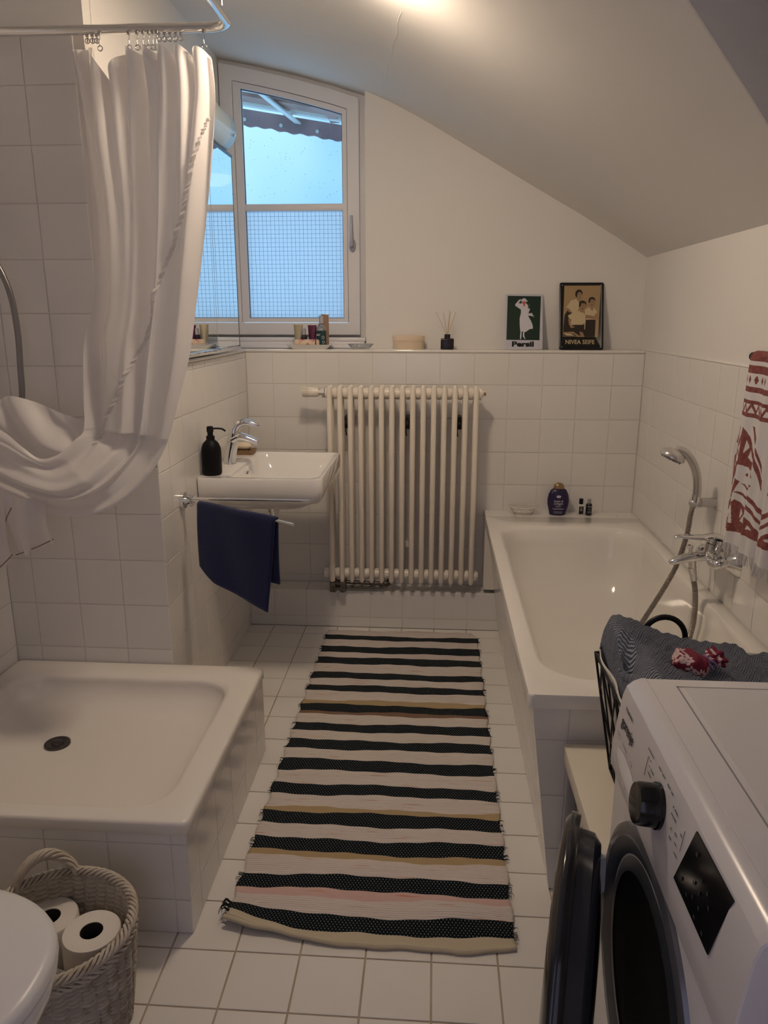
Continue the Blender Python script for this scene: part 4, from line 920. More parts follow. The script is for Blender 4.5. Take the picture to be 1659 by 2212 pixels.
bm = B(); lathe(bm, [(.012, 0), (.0135, .002), (.0135, .048), (.010, .054), (.007, .056)], (.6985, -.060, BZ)); obj('bottle', bm, BLACKG, s2)
bm = B(); lathe(bm, [(.0085, .054), (.0085, .073), (.006, .075)], (.6985, -.060, BZ)); obj('cap', bm, mat('frosted_cap', (.45, .43, .40), .3, trans=.3), s2)
bm = B()
for z, w_ in ((.043, .008), (.039, .009), (.028, .007), (.018, .009), (.013, .008)): box(bm, .6985 - w_, .6985 + w_, -.0750, -.0736, BZ + z, BZ + z + .0014)
obj('label_print', bm, LABELG, s2)

# ================================================================= BATH MIXER + HAND SHOWER
mx = thing('bath_mixer', 'chrome bath mixer tap on the right tiled wall over the tub', 'tap', (RW, -1.13, .70))
for y in (-1.058, -1.205):
    bm = B(); lathe(bm, [(.041, 0), (.039, .004), (.031, .016), (.022, .028), (.017, .034)], (RW, y, .702), ax=(-1, 0, 0)); obj('escutcheon', bm, CHROME, mx, 50)
for y, s in ((-1.058, -1), (-1.205, 1)):
    bm = B(); cyl(bm, (RW - .026, y, .702), (RW - .044, y, .702), .016, n=6); tube(bm, [(RW - .040, y, .702), (RW - .055, y, .698), (RW - .062, y + s * .02, .696), (RW - .060, y + s * .045, .700), (RW - .055, y + s * .06, .706)], .0155, n=14, smooth=4); obj('connector', bm, CHROME, mx, 50)
bm = B(); tube(bm, [(RW - .050, -1.19, .703), (RW - .052, -1.16, .706), (RW - .052, -1.10, .706), (RW - .050, -1.07, .703)], .021, n=18, smooth=5); cyl(bm, (RW - .050, -1.13, .706), (RW - .046, -1.13, .742), .024, .0235, n=24); obj('body', bm, CHROME, mx, 50)
bm = B(); tube(bm, [(RW - .055, -1.13, .703), (RW - .09, -1.13, .700), (RW - .13, -1.13, .692), (RW - .162, -1.13, .682), (RW - .174, -1.13, .676)], lambda t: .020 - .012 * t * t, n=16, smooth=5, flat=.8); obj('spout', bm, CHROME, mx, 60)
bm = B(); cyl(bm, (RW - .046, -1.13, .742), (RW - .042, -1.13, .757), .0245, .025, n=24); tube(bm, [(RW - .022, -1.13, .760), (RW - .045, -1.13, .766), (RW - .08, -1.13, .762), (RW - .12, -1.13, .762), (RW - .150, -1.13, .764), (RW - .168, -1.13, .759)], lambda t: .022 * (1 - t) ** .7 + .0075, n=14, smooth=5, flat=.35); obj('lever', bm, CHROME, mx, 60)
bm = B(); cyl(bm, (RW - .112, -1.13, .70), (RW - .114, -1.13, .728), .0055); cyl(bm, (RW - .114, -1.13, .724), (RW - .1145, -1.13, .735), .0085); obj('diverter_knob', bm, CHROME, mx)
bm = B(); cyl(bm, (RW - .105, -1.13, .69), (RW - .102, -1.13, .664), .0115); cyl(bm, (RW - .102, -1.13, .664), (RW - .098, -1.13, .645), .0135, .0125, n=8); cyl(bm, (RW - .098, -1.13, .645), (RW - .094, -1.13, .622), .0105); obj('hose_outlet', bm, CHROME, mx)
# hose with ribs
def ribbed(pts, r, pitch=.0052):
    P = smoothpath(pts, 40); L = [0]
    for a, b in zip(P, P[1:]): L.append(L[-1] + (b - a).length)
    tot = L[-1]; n = int(tot / pitch * 3); out = []; j = 0
    for i in range(n + 1):
        s = tot * i / n
        while j < len(L) - 2 and L[j + 1] < s: j += 1
        f = (s - L[j]) / max(L[j + 1] - L[j], 1e-9); out.append(P[j].lerp(P[j + 1], min(f, 1)))
    bm = B(); m = len(out); k = [0]
    def rr(t):
        i = int(round(t * (m - 1))); return r if i % 3 else r * .74
    tube(bm, out, rr, n=10)
    # dark grooves get the second material
    return bm
HOSE = mat('metal_hose', (0.40, 0.36, 0.33), .28, .9)
hs = thing('hand_shower', 'chrome hand shower in its wall holder with metal hose', 'shower head', (RW, -.985, .832))
bm = ribbed([(.811, -1.13, .622), (.820, -1.128, .585), (.826, -1.125, .53), (.826, -1.12, .46), (.818, -1.10, .38), (.79, -1.06, .28), (.74, -1.02, .21), (.68, -.98, .185), (.63, -.99, .23), (.645, -1.02, .33), (.681, -1.045, .422), (.719, -1.048, .501), (.756, -1.048, .578), (.786, -1.04, .645), (.810, -1.03, .738), (.822, -1.01, .80), (.832, -.998, .832)], .0088); obj('hose', bm, HOSE, hs, 25)
bm = B(); cyl(bm, (RW, -.985, .836), (RW - .050, -.990, .836), .0165, .0150, n=20); cyl(bm, (RW - .050, -.990, .836), (RW - .062, -.992, .836), .012); bmesh.ops.create_uvsphere(bm, u_segments=16, v_segments=10, radius=.0175, matrix=Matrix.Translation((RW - .070, -.995, .834))); obj('wall_holder', bm, SILV, hs, 50)
bm = B(); cyl(bm, (.836, -.998, .822), (.838, -1.0, .866), .0125, .0135, n=16); obj('cone', bm, CHROME, hs)
bm = B(); tube(bm, [(.838, -1.0, .860), (.836, -1.0, .905), (.826, -1.0, .945), (.808, -1.0, .978), (.786, -1.0, 1.000), (.762, -1.0, 1.008)], lambda t: .0150 + .003 * t, n=16, smooth=5, flat=.8); obj('grip', bm, SILV, hs, 60)
ha = Vector((-.45, 0, -1)).normalized()
hc = Vector((.752, -1.0, .990)); bm = B(); lathe(bm, [(.004, -.022), (.020, -.020), (.034, -.010), (.041, .002), (.0405, .008), (.035, .010)], hc, ax=ha, n=28); obj('head', bm, SILV, hs, 50)
bm = B(); u_, v_ = frame_of(ha)
lathe(bm, [(.034, .009), (.034, .012)], hc, ax=ha, n=28)
for r in (.012, .022, .030):
    for i in range(int(r * 560)):
        a = 2 * PI * i / int(r * 560); p = hc + ha * .012 + u_ * r * math.cos(a) + v_ * r * math.sin(a); cyl(bm, p, p + ha * .004, .0016, n=5)
obj('nozzle_plate', bm, mat('nozzle_grey', (.30, .28, .27), .5), hs)

# ================================================================= PATTERNED TOWEL
tb = thing('towel_bar', 'short black wall bar carrying the patterned towel', 'towel bar', (RW, -1.30, 1.31))
bm = B(); cyl(bm, (.842, -1.300, 1.312), (.842, -1.78, 1.312), .0115); lathe(bm, [(.0115, 0), (.006, .006)], (.842, -1.300, 1.312), ax=(0, 1, 0)); 
for y in (-1.312, -1.76): cyl(bm, (.842, y, 1.312), (RW + .004, y, 1.312), .009)
obj('bar', bm, BLACKP, tb)
PAT = [(1, [(0.033, 1.321), (0.106, 1.325), (0.111, 1.308), (0.031, 1.303)]), (1, [(0.027, 1.291), (0.115, 1.294), (0.121, 1.274), (0.028, 1.271)]), (1, [(0.02, 1.236), (0.131, 1.242), (0.134, 1.231), (0.019, 1.223)]), (1, [(0.013, 1.202), (0.142, 1.206), (0.145, 1.195), (0.014, 1.194)]), (1, [(0.019, 1.196), (0.143, 1.202), (0.151, 1.175), (0.01, 1.166), (0.008, 1.175)]), (0, [(0.029, 1.176), (0.04, 1.192), (0.061, 1.18)]), (0, [(0.061, 1.194), (0.092, 1.195), (0.08, 1.182)]), (0, [(0.096, 1.182), (0.109, 1.197), (0.127, 1.185)]), (0, [(0.123, 1.197), (0.144, 1.198), (0.147, 1.19)]), (1, [(0.055, 1.264), (0.07, 1.256), (0.06, 1.247), (0.046, 1.254)]), (1, [(0.084, 1.266), (0.098, 1.258), (0.089, 1.249), (0.075, 1.256)]), (1, [(0.11, 1.267), (0.124, 1.26), (0.115, 1.251), (0.101, 1.258)]), (1, [(0.015, 1.132), (0.033, 1.128), (0.004, 1.079), (-0.001, 1.083)]), (1, [(0.063, 1.134), (0.079, 1.123), (0.149, 1.043), (0.162, 1.013), (0.103, 1.031), (0.065, 1.033), (0.018, 0.983), (-0.001, 0.963), (-0.0, 0.988), (-0.002, 1.045), (0.025, 1.087)]), (0, [(0.056, 1.098), (0.062, 1.066), (0.058, 1.05), (0.026, 1.072)]), (0, [(0.024, 1.065), (0.045, 1.043), (0.026, 1.032), (0.012, 1.041)]), (0, [(0.009, 1.038), (0.024, 1.028), (0.013, 1.01), (0.002, 1.021)]), (0, [(0.082, 1.101), (0.093, 1.083), (0.077, 1.065), (0.079, 1.084)]), (0, [(0.103, 1.077), (0.131, 1.045), (0.091, 1.056)]), (1, [(0.095, 1.138), (0.11, 1.139), (0.199, 1.016), (0.201, 0.99)]), (1, [(0.151, 1.094), (0.162, 1.092), (0.189, 1.051), (0.195, 1.029)]), (1, [(0.048, 1.0), (0.078, 0.989), (0.064, 0.958), (-0.007, 0.887), (-0.005, 0.91), (0.005, 0.945)]), (1, [(0.08, 0.984), (0.094, 0.985), (0.158, 0.968), (0.218, 0.939), (0.219, 0.924), (0.145, 0.962)]), (1, [(0.064, 0.958), (0.079, 0.962), (0.15, 0.948), (0.221, 0.907), (0.22, 0.898), (0.137, 0.942)]), (1, [(0.098, 1.017), (0.11, 1.013), (0.102, 1.005), (0.09, 1.009)]), (1, [(0.13, 1.008), (0.141, 1.004), (0.133, 0.997), (0.122, 1.0)]), (1, [(0.154, 0.998), (0.164, 0.995), (0.157, 0.989), (0.148, 0.992)]), (0, [(0.037, 0.973), (0.052, 0.97), (0.04, 0.961), (0.026, 0.964)]), (0, [(0.01, 0.935), (0.024, 0.932), (0.014, 0.923), (0.001, 0.926)]), (1, [(0.071, 0.938), (0.104, 0.928), (0.162, 0.909), (0.202, 0.89), (0.229, 0.859), (0.161, 0.863), (-0.011, 0.836), (-0.008, 0.864), (0.034, 0.904)]), (0, [(0.064, 0.921), (0.071, 0.872), (0.012, 0.866)]), (0, [(0.092, 0.92), (0.107, 0.907), (0.089, 0.89)]), (0, [(0.119, 0.916), (0.139, 0.912), (0.111, 0.883), (0.095, 0.885)]), (0, [(0.142, 0.901), (0.155, 0.895), (0.141, 0.882), (0.127, 0.879)]), (0, [(0.167, 0.892), (0.187, 0.884), (0.163, 0.88)])]
PBB = [(min(p[0] for p in P), max(p[0] for p in P), min(p[1] for p in P), max(p[1] for p in P)) for _, P in PAT]
def inpoly(x, y, P):
    c = False; j = len(P) - 1
    for i in range(len(P)):
        if (P[i][1] > y) != (P[j][1] > y) and x < (P[j][0] - P[i][0]) * (y - P[i][1]) / (P[j][1] - P[i][1]) + P[i][0]: c = not c
        j = i
    return c
def patval(x, z):
    if z > 1.160:
        for a, b in ((1.303, 1.34), (1.272, 1.292), (1.225, 1.238), (1.194, 1.204), (1.160, 1.172)):
            if a <= z <= b: return 1
        if 1.246 < z < 1.266: return 1 if (((x - .058) % .030 - .015) / .0075) ** 2 > -1 and abs((((x - .043) % .030) - .015)) / .0075 + abs(z - 1.256) / .011 < 1.15 else 0
        if 1.172 < z < 1.194:
            t_ = (z - 1.172) / .022; q_ = abs(((x - .02) % .032) - .016) / .016
            return 1 if abs(q_ - t_) < .30 else 0
        return 0
    r = 0; xx = x if x < .23 else .46 - x   # the border repeats mirrored further along the cloth
    for (m_, P), b in zip(PAT, PBB):
        if b[0] <= xx <= b[1] and b[2] <= z <= b[3] and inpoly(xx, z, P): r = m_
    return r
def edge_off(z):
    T = [(1.33, .034), (1.24, .020), (1.16, .010), (1.07, -.008), (.96, -.004), (.84, -.004), (.77, -.002)]
    for (a, b), (c, d) in zip(T, T[1:]):
        if c <= z <= a: return b + (d - b) * (a - z) / (a - c)
    return -.012 if z < .77 else .034
HU, HV, HW = 300, 330, .44; HTOP, HBOT = 1.3285, .815
def ham(u, v):
    z = HTOP - (HTOP - HBOT) * v; uu = edge_off(z) + (HW - edge_off(z)) * u
    f = .0035 + .006 * v; x = .8225 - .008 * v + f * math.sin(uu * 62 + 1) + .004 * math.sin(uu * 140 + v * 3) * v
    if z > 1.312: x = .842 - .0185 * math.sqrt(max(0, 1 - ((z - 1.312) / .0166) ** 2))
    return Vector((x, -1.30 - uu, z))
def hmi(i, j):
    z = HTOP - (HTOP - HBOT) * (j + .5) / HV; e = edge_off(z); uu = e + (HW - e) * (i + .5) / HU; return patval(uu, z)
bm = B(); gridmesh(bm, ham, HU, HV, mi=hmi); pt = thing('patterned_towel', 'white hamam towel with brick red geometric pattern on black bar', 'towel', (.835, -1.5, .8)); o = obj('cloth', bm, [HAMW, PRINTR], pt, 180)
def hamb(u, v): # back layer over the bar
    z = HTOP - .35 * v; return Vector((.842 + (.0175 if z < 1.312 else .0175 * math.sqrt(max(0, 1 - ((z - 1.312) / .0166) ** 2))) + .001 * math.sin(u * 30), -1.335 - .40 * u, z))
bm = B(); gridmesh(bm, hamb, 30, 120); obj('back_layer', bm, HAMW, pt, 180)
bm = B()
for i in range(130):
    uu = edge_off(.80) + (HW - edge_off(.80)) * i / 130; p = ham(i / 130, 1.0); dx = random.uniform(-.006, .006)
    tube(bm, [p, p + Vector((dx * .4, random.uniform(-.004, .004), -.014)), p + Vector((dx, random.uniform(-.006, .006), -.026 - random.uniform(0, .008)))], .0011, n=4)
o = obj('fringe', bm, HAMW, pt); o['kind'] = 'stuff'

# ================================================================= RUG
ROWS = [-0.237, -0.286, -0.352, -0.417, -0.47, -0.529, -0.609, -0.66, -0.714, -0.768, -0.833, -0.866, -0.921, -0.944, -1.002, -1.057, -1.113, -1.167, -1.233, -1.293, -1.365, -1.419, -1.480, -1.502, -1.56, -1.617, -1.672, -1.696, -1.758, -1.808, -1.836, -1.889, -1.94, -1.970]
# material of each band between consecutive rows: 0 cream 1 dark 2 tan 3 brown 4 pink 5 end band
SEQ = [1, 0, 1, 0, 1, 0, 1, 0, 1, 0, 2, 1, 3, 0, 1, 0, 1, 0, 1, 0, 1, 0, 2, 1, 0, 1, 2, 0, 1, 4, 0, 1, 5]
rows = [-.180] + ROWS; seq = [0] + SEQ
rp = [random.uniform(0, 6) for _ in rows]
ylist = []; ml_ = []
for k, (a, b) in enumerate(zip(rows, rows[1:])):
    n = max(2, int(abs(b - a) / .008))
    for j in range(n): ylist.append((a + (b - a) * j / n, k, j / n)); ml_.append(seq[k])
ylist.append((rows[-1], len(rows) - 2, 1.0))
NX = 90
def wav(k, u): return .0035 * math.sin(u * 7 + rp[k]) + .003 * math.sin(u * 15 + rp[k] * 2) + .0015 * math.sin(u * 43 + rp[k] * 5)
bm = B(); lay = bm.loops.layers.uv.verify(); V = []
for (y, k, f_) in ylist:
    row = []
    for i in range(NX + 1):
        u = i / NX; yy = y + wav(k, u) * (1 - f_) + wav(min(k + 1, len(rows) - 1), u) * f_
        t_ = (y + .18) / (-1.97 + .18)
        if t_ > .93: yy += (t_ - .93) / .07 * (.060 * max(0, .32 - u) / .32 * 1.0 - .010 + .022 * max(0, u - .8) / .2)
        xl = -.475 + .004 * math.sin(y * 60) - .006 * t_; xr = .209 + .004 * math.sin(y * 47 + 1)
        if t_ < .03: xr -= .02 * (1 - t_ / .03)
        z = .0075 + .0012 * math.sin(yy * 40 + u * 3)
        z += .010 * math.exp(-((yy + 1.86) / .03) ** 2) * math.exp(-((u - .80) / .12) ** 2) + .006 * math.exp(-((yy + .50) / .05) ** 2) * math.exp(-((u - .55) / .2) ** 2)
        if t_ > .955: z += (t_ - .955) / .045 * (.022 * max(0, 1 - u / .45) ** 1.5 + .004)
        if t_ > .985: z -= .004
        row.append(bm.verts.new((xl + (xr - xl) * u, yy, z)))
    V.append(row)
for j in range(len(V) - 1):
    for i in range(NX):
        f = bm.faces.new((V[j][i], V[j][i + 1], V[j + 1][i + 1], V[j + 1][i])); f.material_index = ml_[j]
        for l in f.loops: l[lay].uv = (l.vert.co.x, l.vert.co.y)
rg = thing('rag_rug', 'long woven rag rug with dark navy and cream stripes on floor', 'rug', (-.13, -1.07, 0))
bmesh.ops.recalc_face_normals(bm, faces=bm.faces)
o = obj('weave', bm, [RUGC, RUGD, RUGT, RUGB, RUGP, RUGE], rg, 60); md = thicken(o, .006); 
bm = B()
for k, (a, b) in enumerate(zip(rows, rows[1:])):
    if seq[k] != 1: continue
    for side in (0, 1):
        for q in range(9 if k > 20 else 6):
            y = a + (b - a) * random.random(); x = (-.475 - .006 * (y + .18) / -1.8 if side == 0 else .209); s = -1 if side == 0 else 1
            L_ = random.uniform(.003, .012); tube(bm, [(x - s * .006, y, .009), (x + s * L_ * .6, y + random.uniform(-.003, .003), .010 + random.uniform(0, .004)), (x + s * L_, y + random.uniform(-.006, .006), .006 + random.uniform(0, .004))], lambda t: .0012 - .0008 * t, n=4, smooth=3)
for q in range(14):
    y = -1.885 - random.random() * .03; tube(bm, [(-.474, y, .027), (-.486 - random.random() * .006, y + random.uniform(-.004, .008), .034), (-.490 - random.random() * .010, y + random.uniform(-.014, .010), .024)], lambda t: .0016 - .0011 * t, n=5, smooth=4)
o = obj('frayed_threads', bm, mat('dark_rag', (.006, .009, .014), .95), rg); o['kind'] = 'stuff'
# rolled hem at the near end
bm = B(); hem = [V_ for V_ in [(-.482 + .69 * i / 24, -1.967 + wav(len(rows) - 1, i / 24) + (.048 * max(0, .32 - i / 24) / .32) - .006 + .018 * max(0, i / 24 - .8) / .2, .006 + .020 * max(0, 1 - (i / 24) / .45) ** 1.5) for i in range(25)]]
tube(bm, hem, .0058, n=10, smooth=3); obj('rolled_hem', bm, RUGE, rg)

# ================================================================= BENCH
bn = thing('bench', 'pale wooden bench with grey legs standing before the bathtub', 'bench', (.6, -2.0, 0))
bm = B(); box(bm, .320, .885, -2.22, -1.782, .393, .432, bev=.002); obj('seat', bm, WOODB, bn)
for x in (.332, .850):
    for y in (-1.808, -2.20):
        bm = B(); box(bm, x, x + .024, y, y + .020, 0, .393, bev=.004); obj('leg', bm, GREYLEG, bn)

# ================================================================= LAUNDRY BASKET
lbk = thing('laundry_basket', 'black wire laundry basket with white cloth liner on bench', 'basket', (.56, -2.04, .432))
bT = (.362, .775, -2.235, -1.850, .700); bB = (.405, .735, -2.195, -1.885, .436)
def bpt(s, f, k):  # side s, fraction f along, k height
    x0 = bB[0] + (bT[0] - bB[0]) * k; x1 = bB[1] + (bT[1] - bB[1]) * k; y0 = bB[2] + (bT[2] - bB[2]) * k; y1 = bB[3] + (bT[3] - bB[3]) * k; z = bB[4] + (bT[4] - bB[4]) * k
    c = [(x0, y0), (x0, y1), (x1, y1), (x1, y0)]; a, b = c[s], c[(s + 1) % 4]; return Vector((a[0] + (b[0] - a[0]) * f, a[1] + (b[1] - a[1]) * f, z))
for s in range(4):
    bm = B()
    for k in (0, 1): tube(bm, [bpt(s, 0, k), bpt(s, 1, k)], .003, n=8)
    tube(bm, [bpt(s, 0, 0), bpt(s, 0, 1)], .0028, n=6)
    NN = 6
    for i in range(NN + 1):
        f = i / NN; tube(bm, [bpt(s, f, 0), bpt(s, f, 1)], .0021, n=5)
    for i in range(NN):
        for kk in range(3):
            k0, k1 = kk / 3, (kk + 1) / 3; f0, f1 = i / NN, (i + 1) / NN
            if (i + kk) % 2: f0, f1 = f1, f0
            tube(bm, [bpt(s, f0, k0), bpt(s, f1, k1)], .0021, n=5)
    obj('wire_side', bm, BLACKP, lbk, 60)
bm = B()
def liner(u, v):
    s = int(u * 4) % 4; f = u * 4 - int(u * 4); p = bpt(s, f, v * 1.02); c = Vector(((bB[0] + bB[1]) / 2, (bB[2] + bB[3]) / 2, p.z)); q = p.lerp(c, .022 + .014 * math.sin(u * 60 + v * 5) * (.3 + v)); return q + Vector((0, 0, .006))
gridmesh(bm, liner, 96, 20, wrapu=True); bm.faces.new([v for v in bm.verts[:96]]); o = obj('liner', bm, LINER, lbk, 180); thicken(o, .002)
bm = B(); hc = Vector((.504, -1.853, .700))
tube(bm, [hc + Vector((.046 * math.cos(a), .0, .038 + .050 * math.sin(a))) for a in [PI * (-.35 + 1.7 * i / 28) for i in range(29)]], .0062, n=12); obj('handle', bm, BLACKP, lbk, 60)
# blue towel heaped over the basket
def heap(u, v):
    # u: left->right , v: far->near
    x = .350 + .46 * u; y = -1.838 - .412 * v
    z = .750 + .012 * math.sin(u * 5 + 1) + .008 * math.sin(v * 9 + u * 4)
    z += .026 * math.exp(-((u - .10) / .13) ** 2) * (1 - v * .3) + .022 * math.exp(-((u - .90) / .16) ** 2) - .012 * math.exp(-((u - .45) / .22) ** 2) * (1 - v)
    z += v * .040 + .016 * math.exp(-((v - .55) / .10) ** 2) * (u > -1)
    dl = .045 + .14 * v; ed = 0
    if u < .09: ed = (.09 - u) / .09; z -= dl * ed ** 1.6 * (1 + .6 * v); x += .020 * ed ** 2
    if u > .93: z -= .09 * ((u - .93) / .07) ** 2
    if v < .08: z -= .06 * ((.08 - v) / .08) ** 2
    if v > .93: z -= .05 * ((v - .93) / .07) ** 2
    z -= .030 * min(max((u - .66) / .06, 0), 1) * (1 - min(max((v - .30) / .18, 0), 1))
    z += .010 * math.exp(-((v - .28 - .15 * u) / .035) ** 2)
    # dark pocket between the folds on the left
    z -= .075 * math.exp(-((u - .085) / .028) ** 2 - ((v - .50) / .13) ** 2)
    z += .0016 * math.sin(x * 160 + y * 60) + .0012 * math.sin(x * 310 - y * 270)
    return Vector((x, y, z))
bm = B(); gridmesh(bm, heap, 170, 150, su=.50, sv=.5); ht2 = obj('bath_towel', bm, BLUET, None, 180); thicken(ht2, .012, -1); setp(ht2, 'grey blue herringbone bath towel heaped over the wire laundry basket', 'towel')
# sachet
sc = thing('lavender_sachet', 'small burgundy floral sachet tied with lilac ribbon on blue towel', 'sachet', (.495, -2.12, .80))
def hz(x, y):
    return heap((x - .350) / .46, (-1.838 - y) / .412).z
SO = Vector((.476, -2.118, 0)); SOz = hz(.476, -2.118) + .014; ra = math.radians(22)
def sloc(px, py, pz):
    x = px * math.cos(ra) - py * math.sin(ra); y = px * math.sin(ra) + py * math.cos(ra); return Vector((SO.x + x, SO.y + y, SOz + pz))
bm = B(); n = 20
def sachf(u, v):
    t_ = -1 + 2 * v; w_ = .034 * (1 - abs(t_) ** (1.5 if t_ < 0 else 2.6)) + .003; h_ = .019 * (1 - abs(t_) ** 2.0) + .002; a = 2 * PI * u
    ca, sa = math.cos(a), math.sin(a); return sloc(-.010 + .036 * t_, w_ * (abs(ca) ** .7) * (1 if ca > 0 else -1), h_ * (abs(sa) ** .8) * (1 if sa > 0 else -1) + .002 * math.sin(9 * t_ + 4 * a))
import itertools
flw = [(random.random(), .1 + .8 * random.random(), random.uniform(.08, .17)) for _ in range(22)]
def sm(i, j):
    u, v = (i + .5) / 150, (j + .5) / 100
    for a, b, r in flw:
        du = min(abs(u - a), 1 - abs(u - a)) * 1.9; dv = v - b; d = math.hypot(du, dv); an = math.atan2(dv, du)
        if .20 * r < d < r * (.66 + .34 * math.cos(5 * an)): return 1
    return 0
gridmesh(bm, sachf, 150, 100, wrapu=True, mi=sm); obj('pouch', bm, [SACH, SACHF], sc, 180)
bm = B()
def ruf(u, v):
    a = 2 * PI * u; r = .006 + .019 * v + .004 * math.sin(7 * a) * v; return sloc(.026 + .026 * v, r * math.cos(a), r * .62 * math.sin(a) + .002)
gridmesh(bm, ruf, 60, 12, wrapu=True, mi=lambda i, j: 1 if math.sin(i * .55 + 1.7 * math.sin(j * .9)) + math.sin(j * 1.1) > .55 else 0); o = obj('ruffle', bm, [SACH, SACHF], sc, 180); thicken(o, .001)
bm = B(); tube(bm, [sloc(.026, .0075 * math.cos(a), .0065 * math.sin(a)) for a in [2 * PI * i / 16 for i in range(17)]], .0026, n=8, caps=False); tube(bm, [sloc(.026, -.007, 0), sloc(.030, -.015, .003), sloc(.036, -.020, -.006)], .0022, n=6, smooth=3); tube(bm, [sloc(.026, -.007, 0), sloc(.020, -.016, .001), sloc(.024, -.026, -.008)], .0022, n=6, smooth=3); obj('ribbon', bm, RIBB, sc)

# ================================================================= WASHING MACHINE
wm = thing('washing_machine', 'white front-loading washing machine with open dark door', 'washing machine', (.6, -2.53, 0))
wy0, wy1 = -2.800, -2.270
bm = B(); box(bm, .318, .898, wy0 + .003, wy1 - .003, .02, .828, bev=.004); obj('body', bm, WMACH, wm)
bm = B(); box(bm, .346, .900, wy0, wy1, .828, .850, bev=.004, seg=3)
obj('lid', bm, WMACH, wm)
bm = B(); box(bm, .398, .880, wy0 + .03, wy1 - .03, .8495, .8506, bev=.0005, seg=1); obj('lid_panel', bm, LIDM, wm)
bm = B()
for a in ((.388, .890, wy1 - .030, wy1 - .0265), (.388, .3905, wy0 + .02, wy1 - .0265)): box(bm, a[0], a[1], a[2], a[3], .8490, .8503)
obj('lid_groove', bm, mat('groove_grey', (.30, .29, .30), .5), wm)
FP = [(.349, .8505), (.340, .8500), (.329, .8455), (.3185, .836), (.3135, .820), (.3080, .775), (.3030, .730), (.3025, .700), (.306, .690), (.349, .690)]
bm = B(); prism(bm, [(x, wy0, z) for x, z in FP], (0, wy1 - wy0, 0)); o = obj('control_panel', bm, WMACH, wm, 25); cpn = o
bv = o.modifiers.new('b', 'BEVEL'); bv.width = .002; bv.segments = 2; bv.limit_method = 'ANGLE'; bv.angle_limit = math.radians(50)
bm = B(); tube(bm, [(.3188, wy0 + .01, .8362), (.3188, wy1 - .01, .8362)], .0008, n=6); obj('panel_seam', bm, WPLAST, cpn)
def fpx(z):
    for (a, b), (c, d) in zip(FP[3:8], FP[4:8]):
        if d <= z <= b: return a + (c - a) * (b - z) / (b - d)
    return .3027
def onp(y, z, off=.0): return Vector((fpx(z) - off, y, z))
# front plate
bm = B(); box(bm, .3115, .320, wy0 + .004, wy1 - .004, .03, .692, bev=.003); obj('front_plate', bm, WMACH, wm)
# display
bm = B(); q = [(-2.625, .831), (-2.737, .833), (-2.722, .750), (-2.603, .748)]
v0 = [bm.verts.new(onp(y, z, .0004)) for y, z in q]; v1 = [bm.verts.new(onp(y, z, .0022)) for y, z in q]; bridge(bm, v0, v1); bm.faces.new(v1)
obj('display', bm, BLACKG, cpn, None)
bm = B()
for y, z in ((-2.645, .815), (-2.67, .80), (-2.69, .80), (-2.655, .785), (-2.672, .785), (-2.70, .79), (-2.66, .770), (-2.68, .772), (-2.625, .765), (-2.645, .760), (-2.675, .756), (-2.70, .757)):
    p = onp(y, z, .0024); box(bm, p.x - .0002, p.x, y - .002, y + .002, z - .0022, z + .0022)
obj('display_symbols', bm, mat('dim_symbol', (.05, .05, .05), .5), cpn)
# knob
kn = thing('tmp', '', 'x', (0, 0, 0)); bpy.data.objects.remove(kn)
kc = onp(-2.505, .779); bm = B(); ka = Vector((-1, 0, .12)).normalized(); lathe(bm, [(.031, 0), (.031, .004), (.029, .006), (.0285, .026), (.0265, .031), (.02, .032)], kc, ax=ka, n=36); kb = obj('program_knob', bm, BLACKG, cpn, 35)
# drawer handle
def drw(u, v):
    y = -2.300 - .150 * v; w_ = .020 * math.sin(PI * min(max(v, .02), .985)) ** .6 + .001; zc_ = .738 - .018 * v; z = zc_ + w_ * (1 - 2 * u); b = .006 * math.sin(PI * u) * math.sin(PI * v) ** .5
    return Vector((fpx(z) - .0006 - b, y, z))
bm = B(); gridmesh(bm, drw, 14, 30); obj('drawer_handle', bm, mat('gloss_white', (.80, .79, .80), .04, coat=1), cpn, 180)
# printed text (runs toward the camera along the panel)
def ptext(bm, s, size, y, z, sx=1, bold=0):
    nrm = Vector((-1, 0, .115)).normalized(); U_ = Vector((0, -1, 0)); V_ = nrm.cross(U_).normalized()
    M_ = Matrix((U_, V_, nrm)).transposed().to_4x4(); p = onp(y, z, .0014); M_.translation = p; text_mesh(bm, s, size, M_, sx=sx, bold=bold, align='LEFT')
bm = B(); [ptext(bm, 'gorenje', .0255, -2.298 - q * .0005, .790 + (q % 2) * .0003, sx=.88) for q in range(4)]; obj('brand_lettering', bm, BLACKP, cpn, None)
bm = B(); ptext(bm, 'WaveActive', .0085, -2.305, .814, sx=.95, bold=.0003); obj('print', bm, mat('print_grey_dark', (.06, .06, .065), .6), cpn, None)
bm = B(); ptext(bm, 'STEAM', .0065, -2.288, .764, sx=.9); ptext(bm, 'INVERTER', .0065, -2.325, .762, sx=.9); ptext(bm, '7 kg', .0075, -2.372, .760)
for y, z, w_ in ((-2.430, .820, .028), (-2.440, .811, .014), (-2.447, .802, .024), (-2.448, .793, .018), (-2.480, .822, .03), (-2.52, .822, .026), (-2.548, .812, .024), (-2.552, .802, .020), (-2.556, .786, .010), (-2.562, .775, .010), (-2.575, .790, .008), (-2.580, .780, .008), (-2.585, .770, .012), (-2.590, .800, .008)):
    p = onp(y, z, .001)
    for j in range(int(w_ / .004)):
        if random.random() < .88: box(bm, p.x - .0002, p.x, y - .004 * j - .0028, y - .004 * j, z - .0009, z + .0013 + .0006 * random.random())
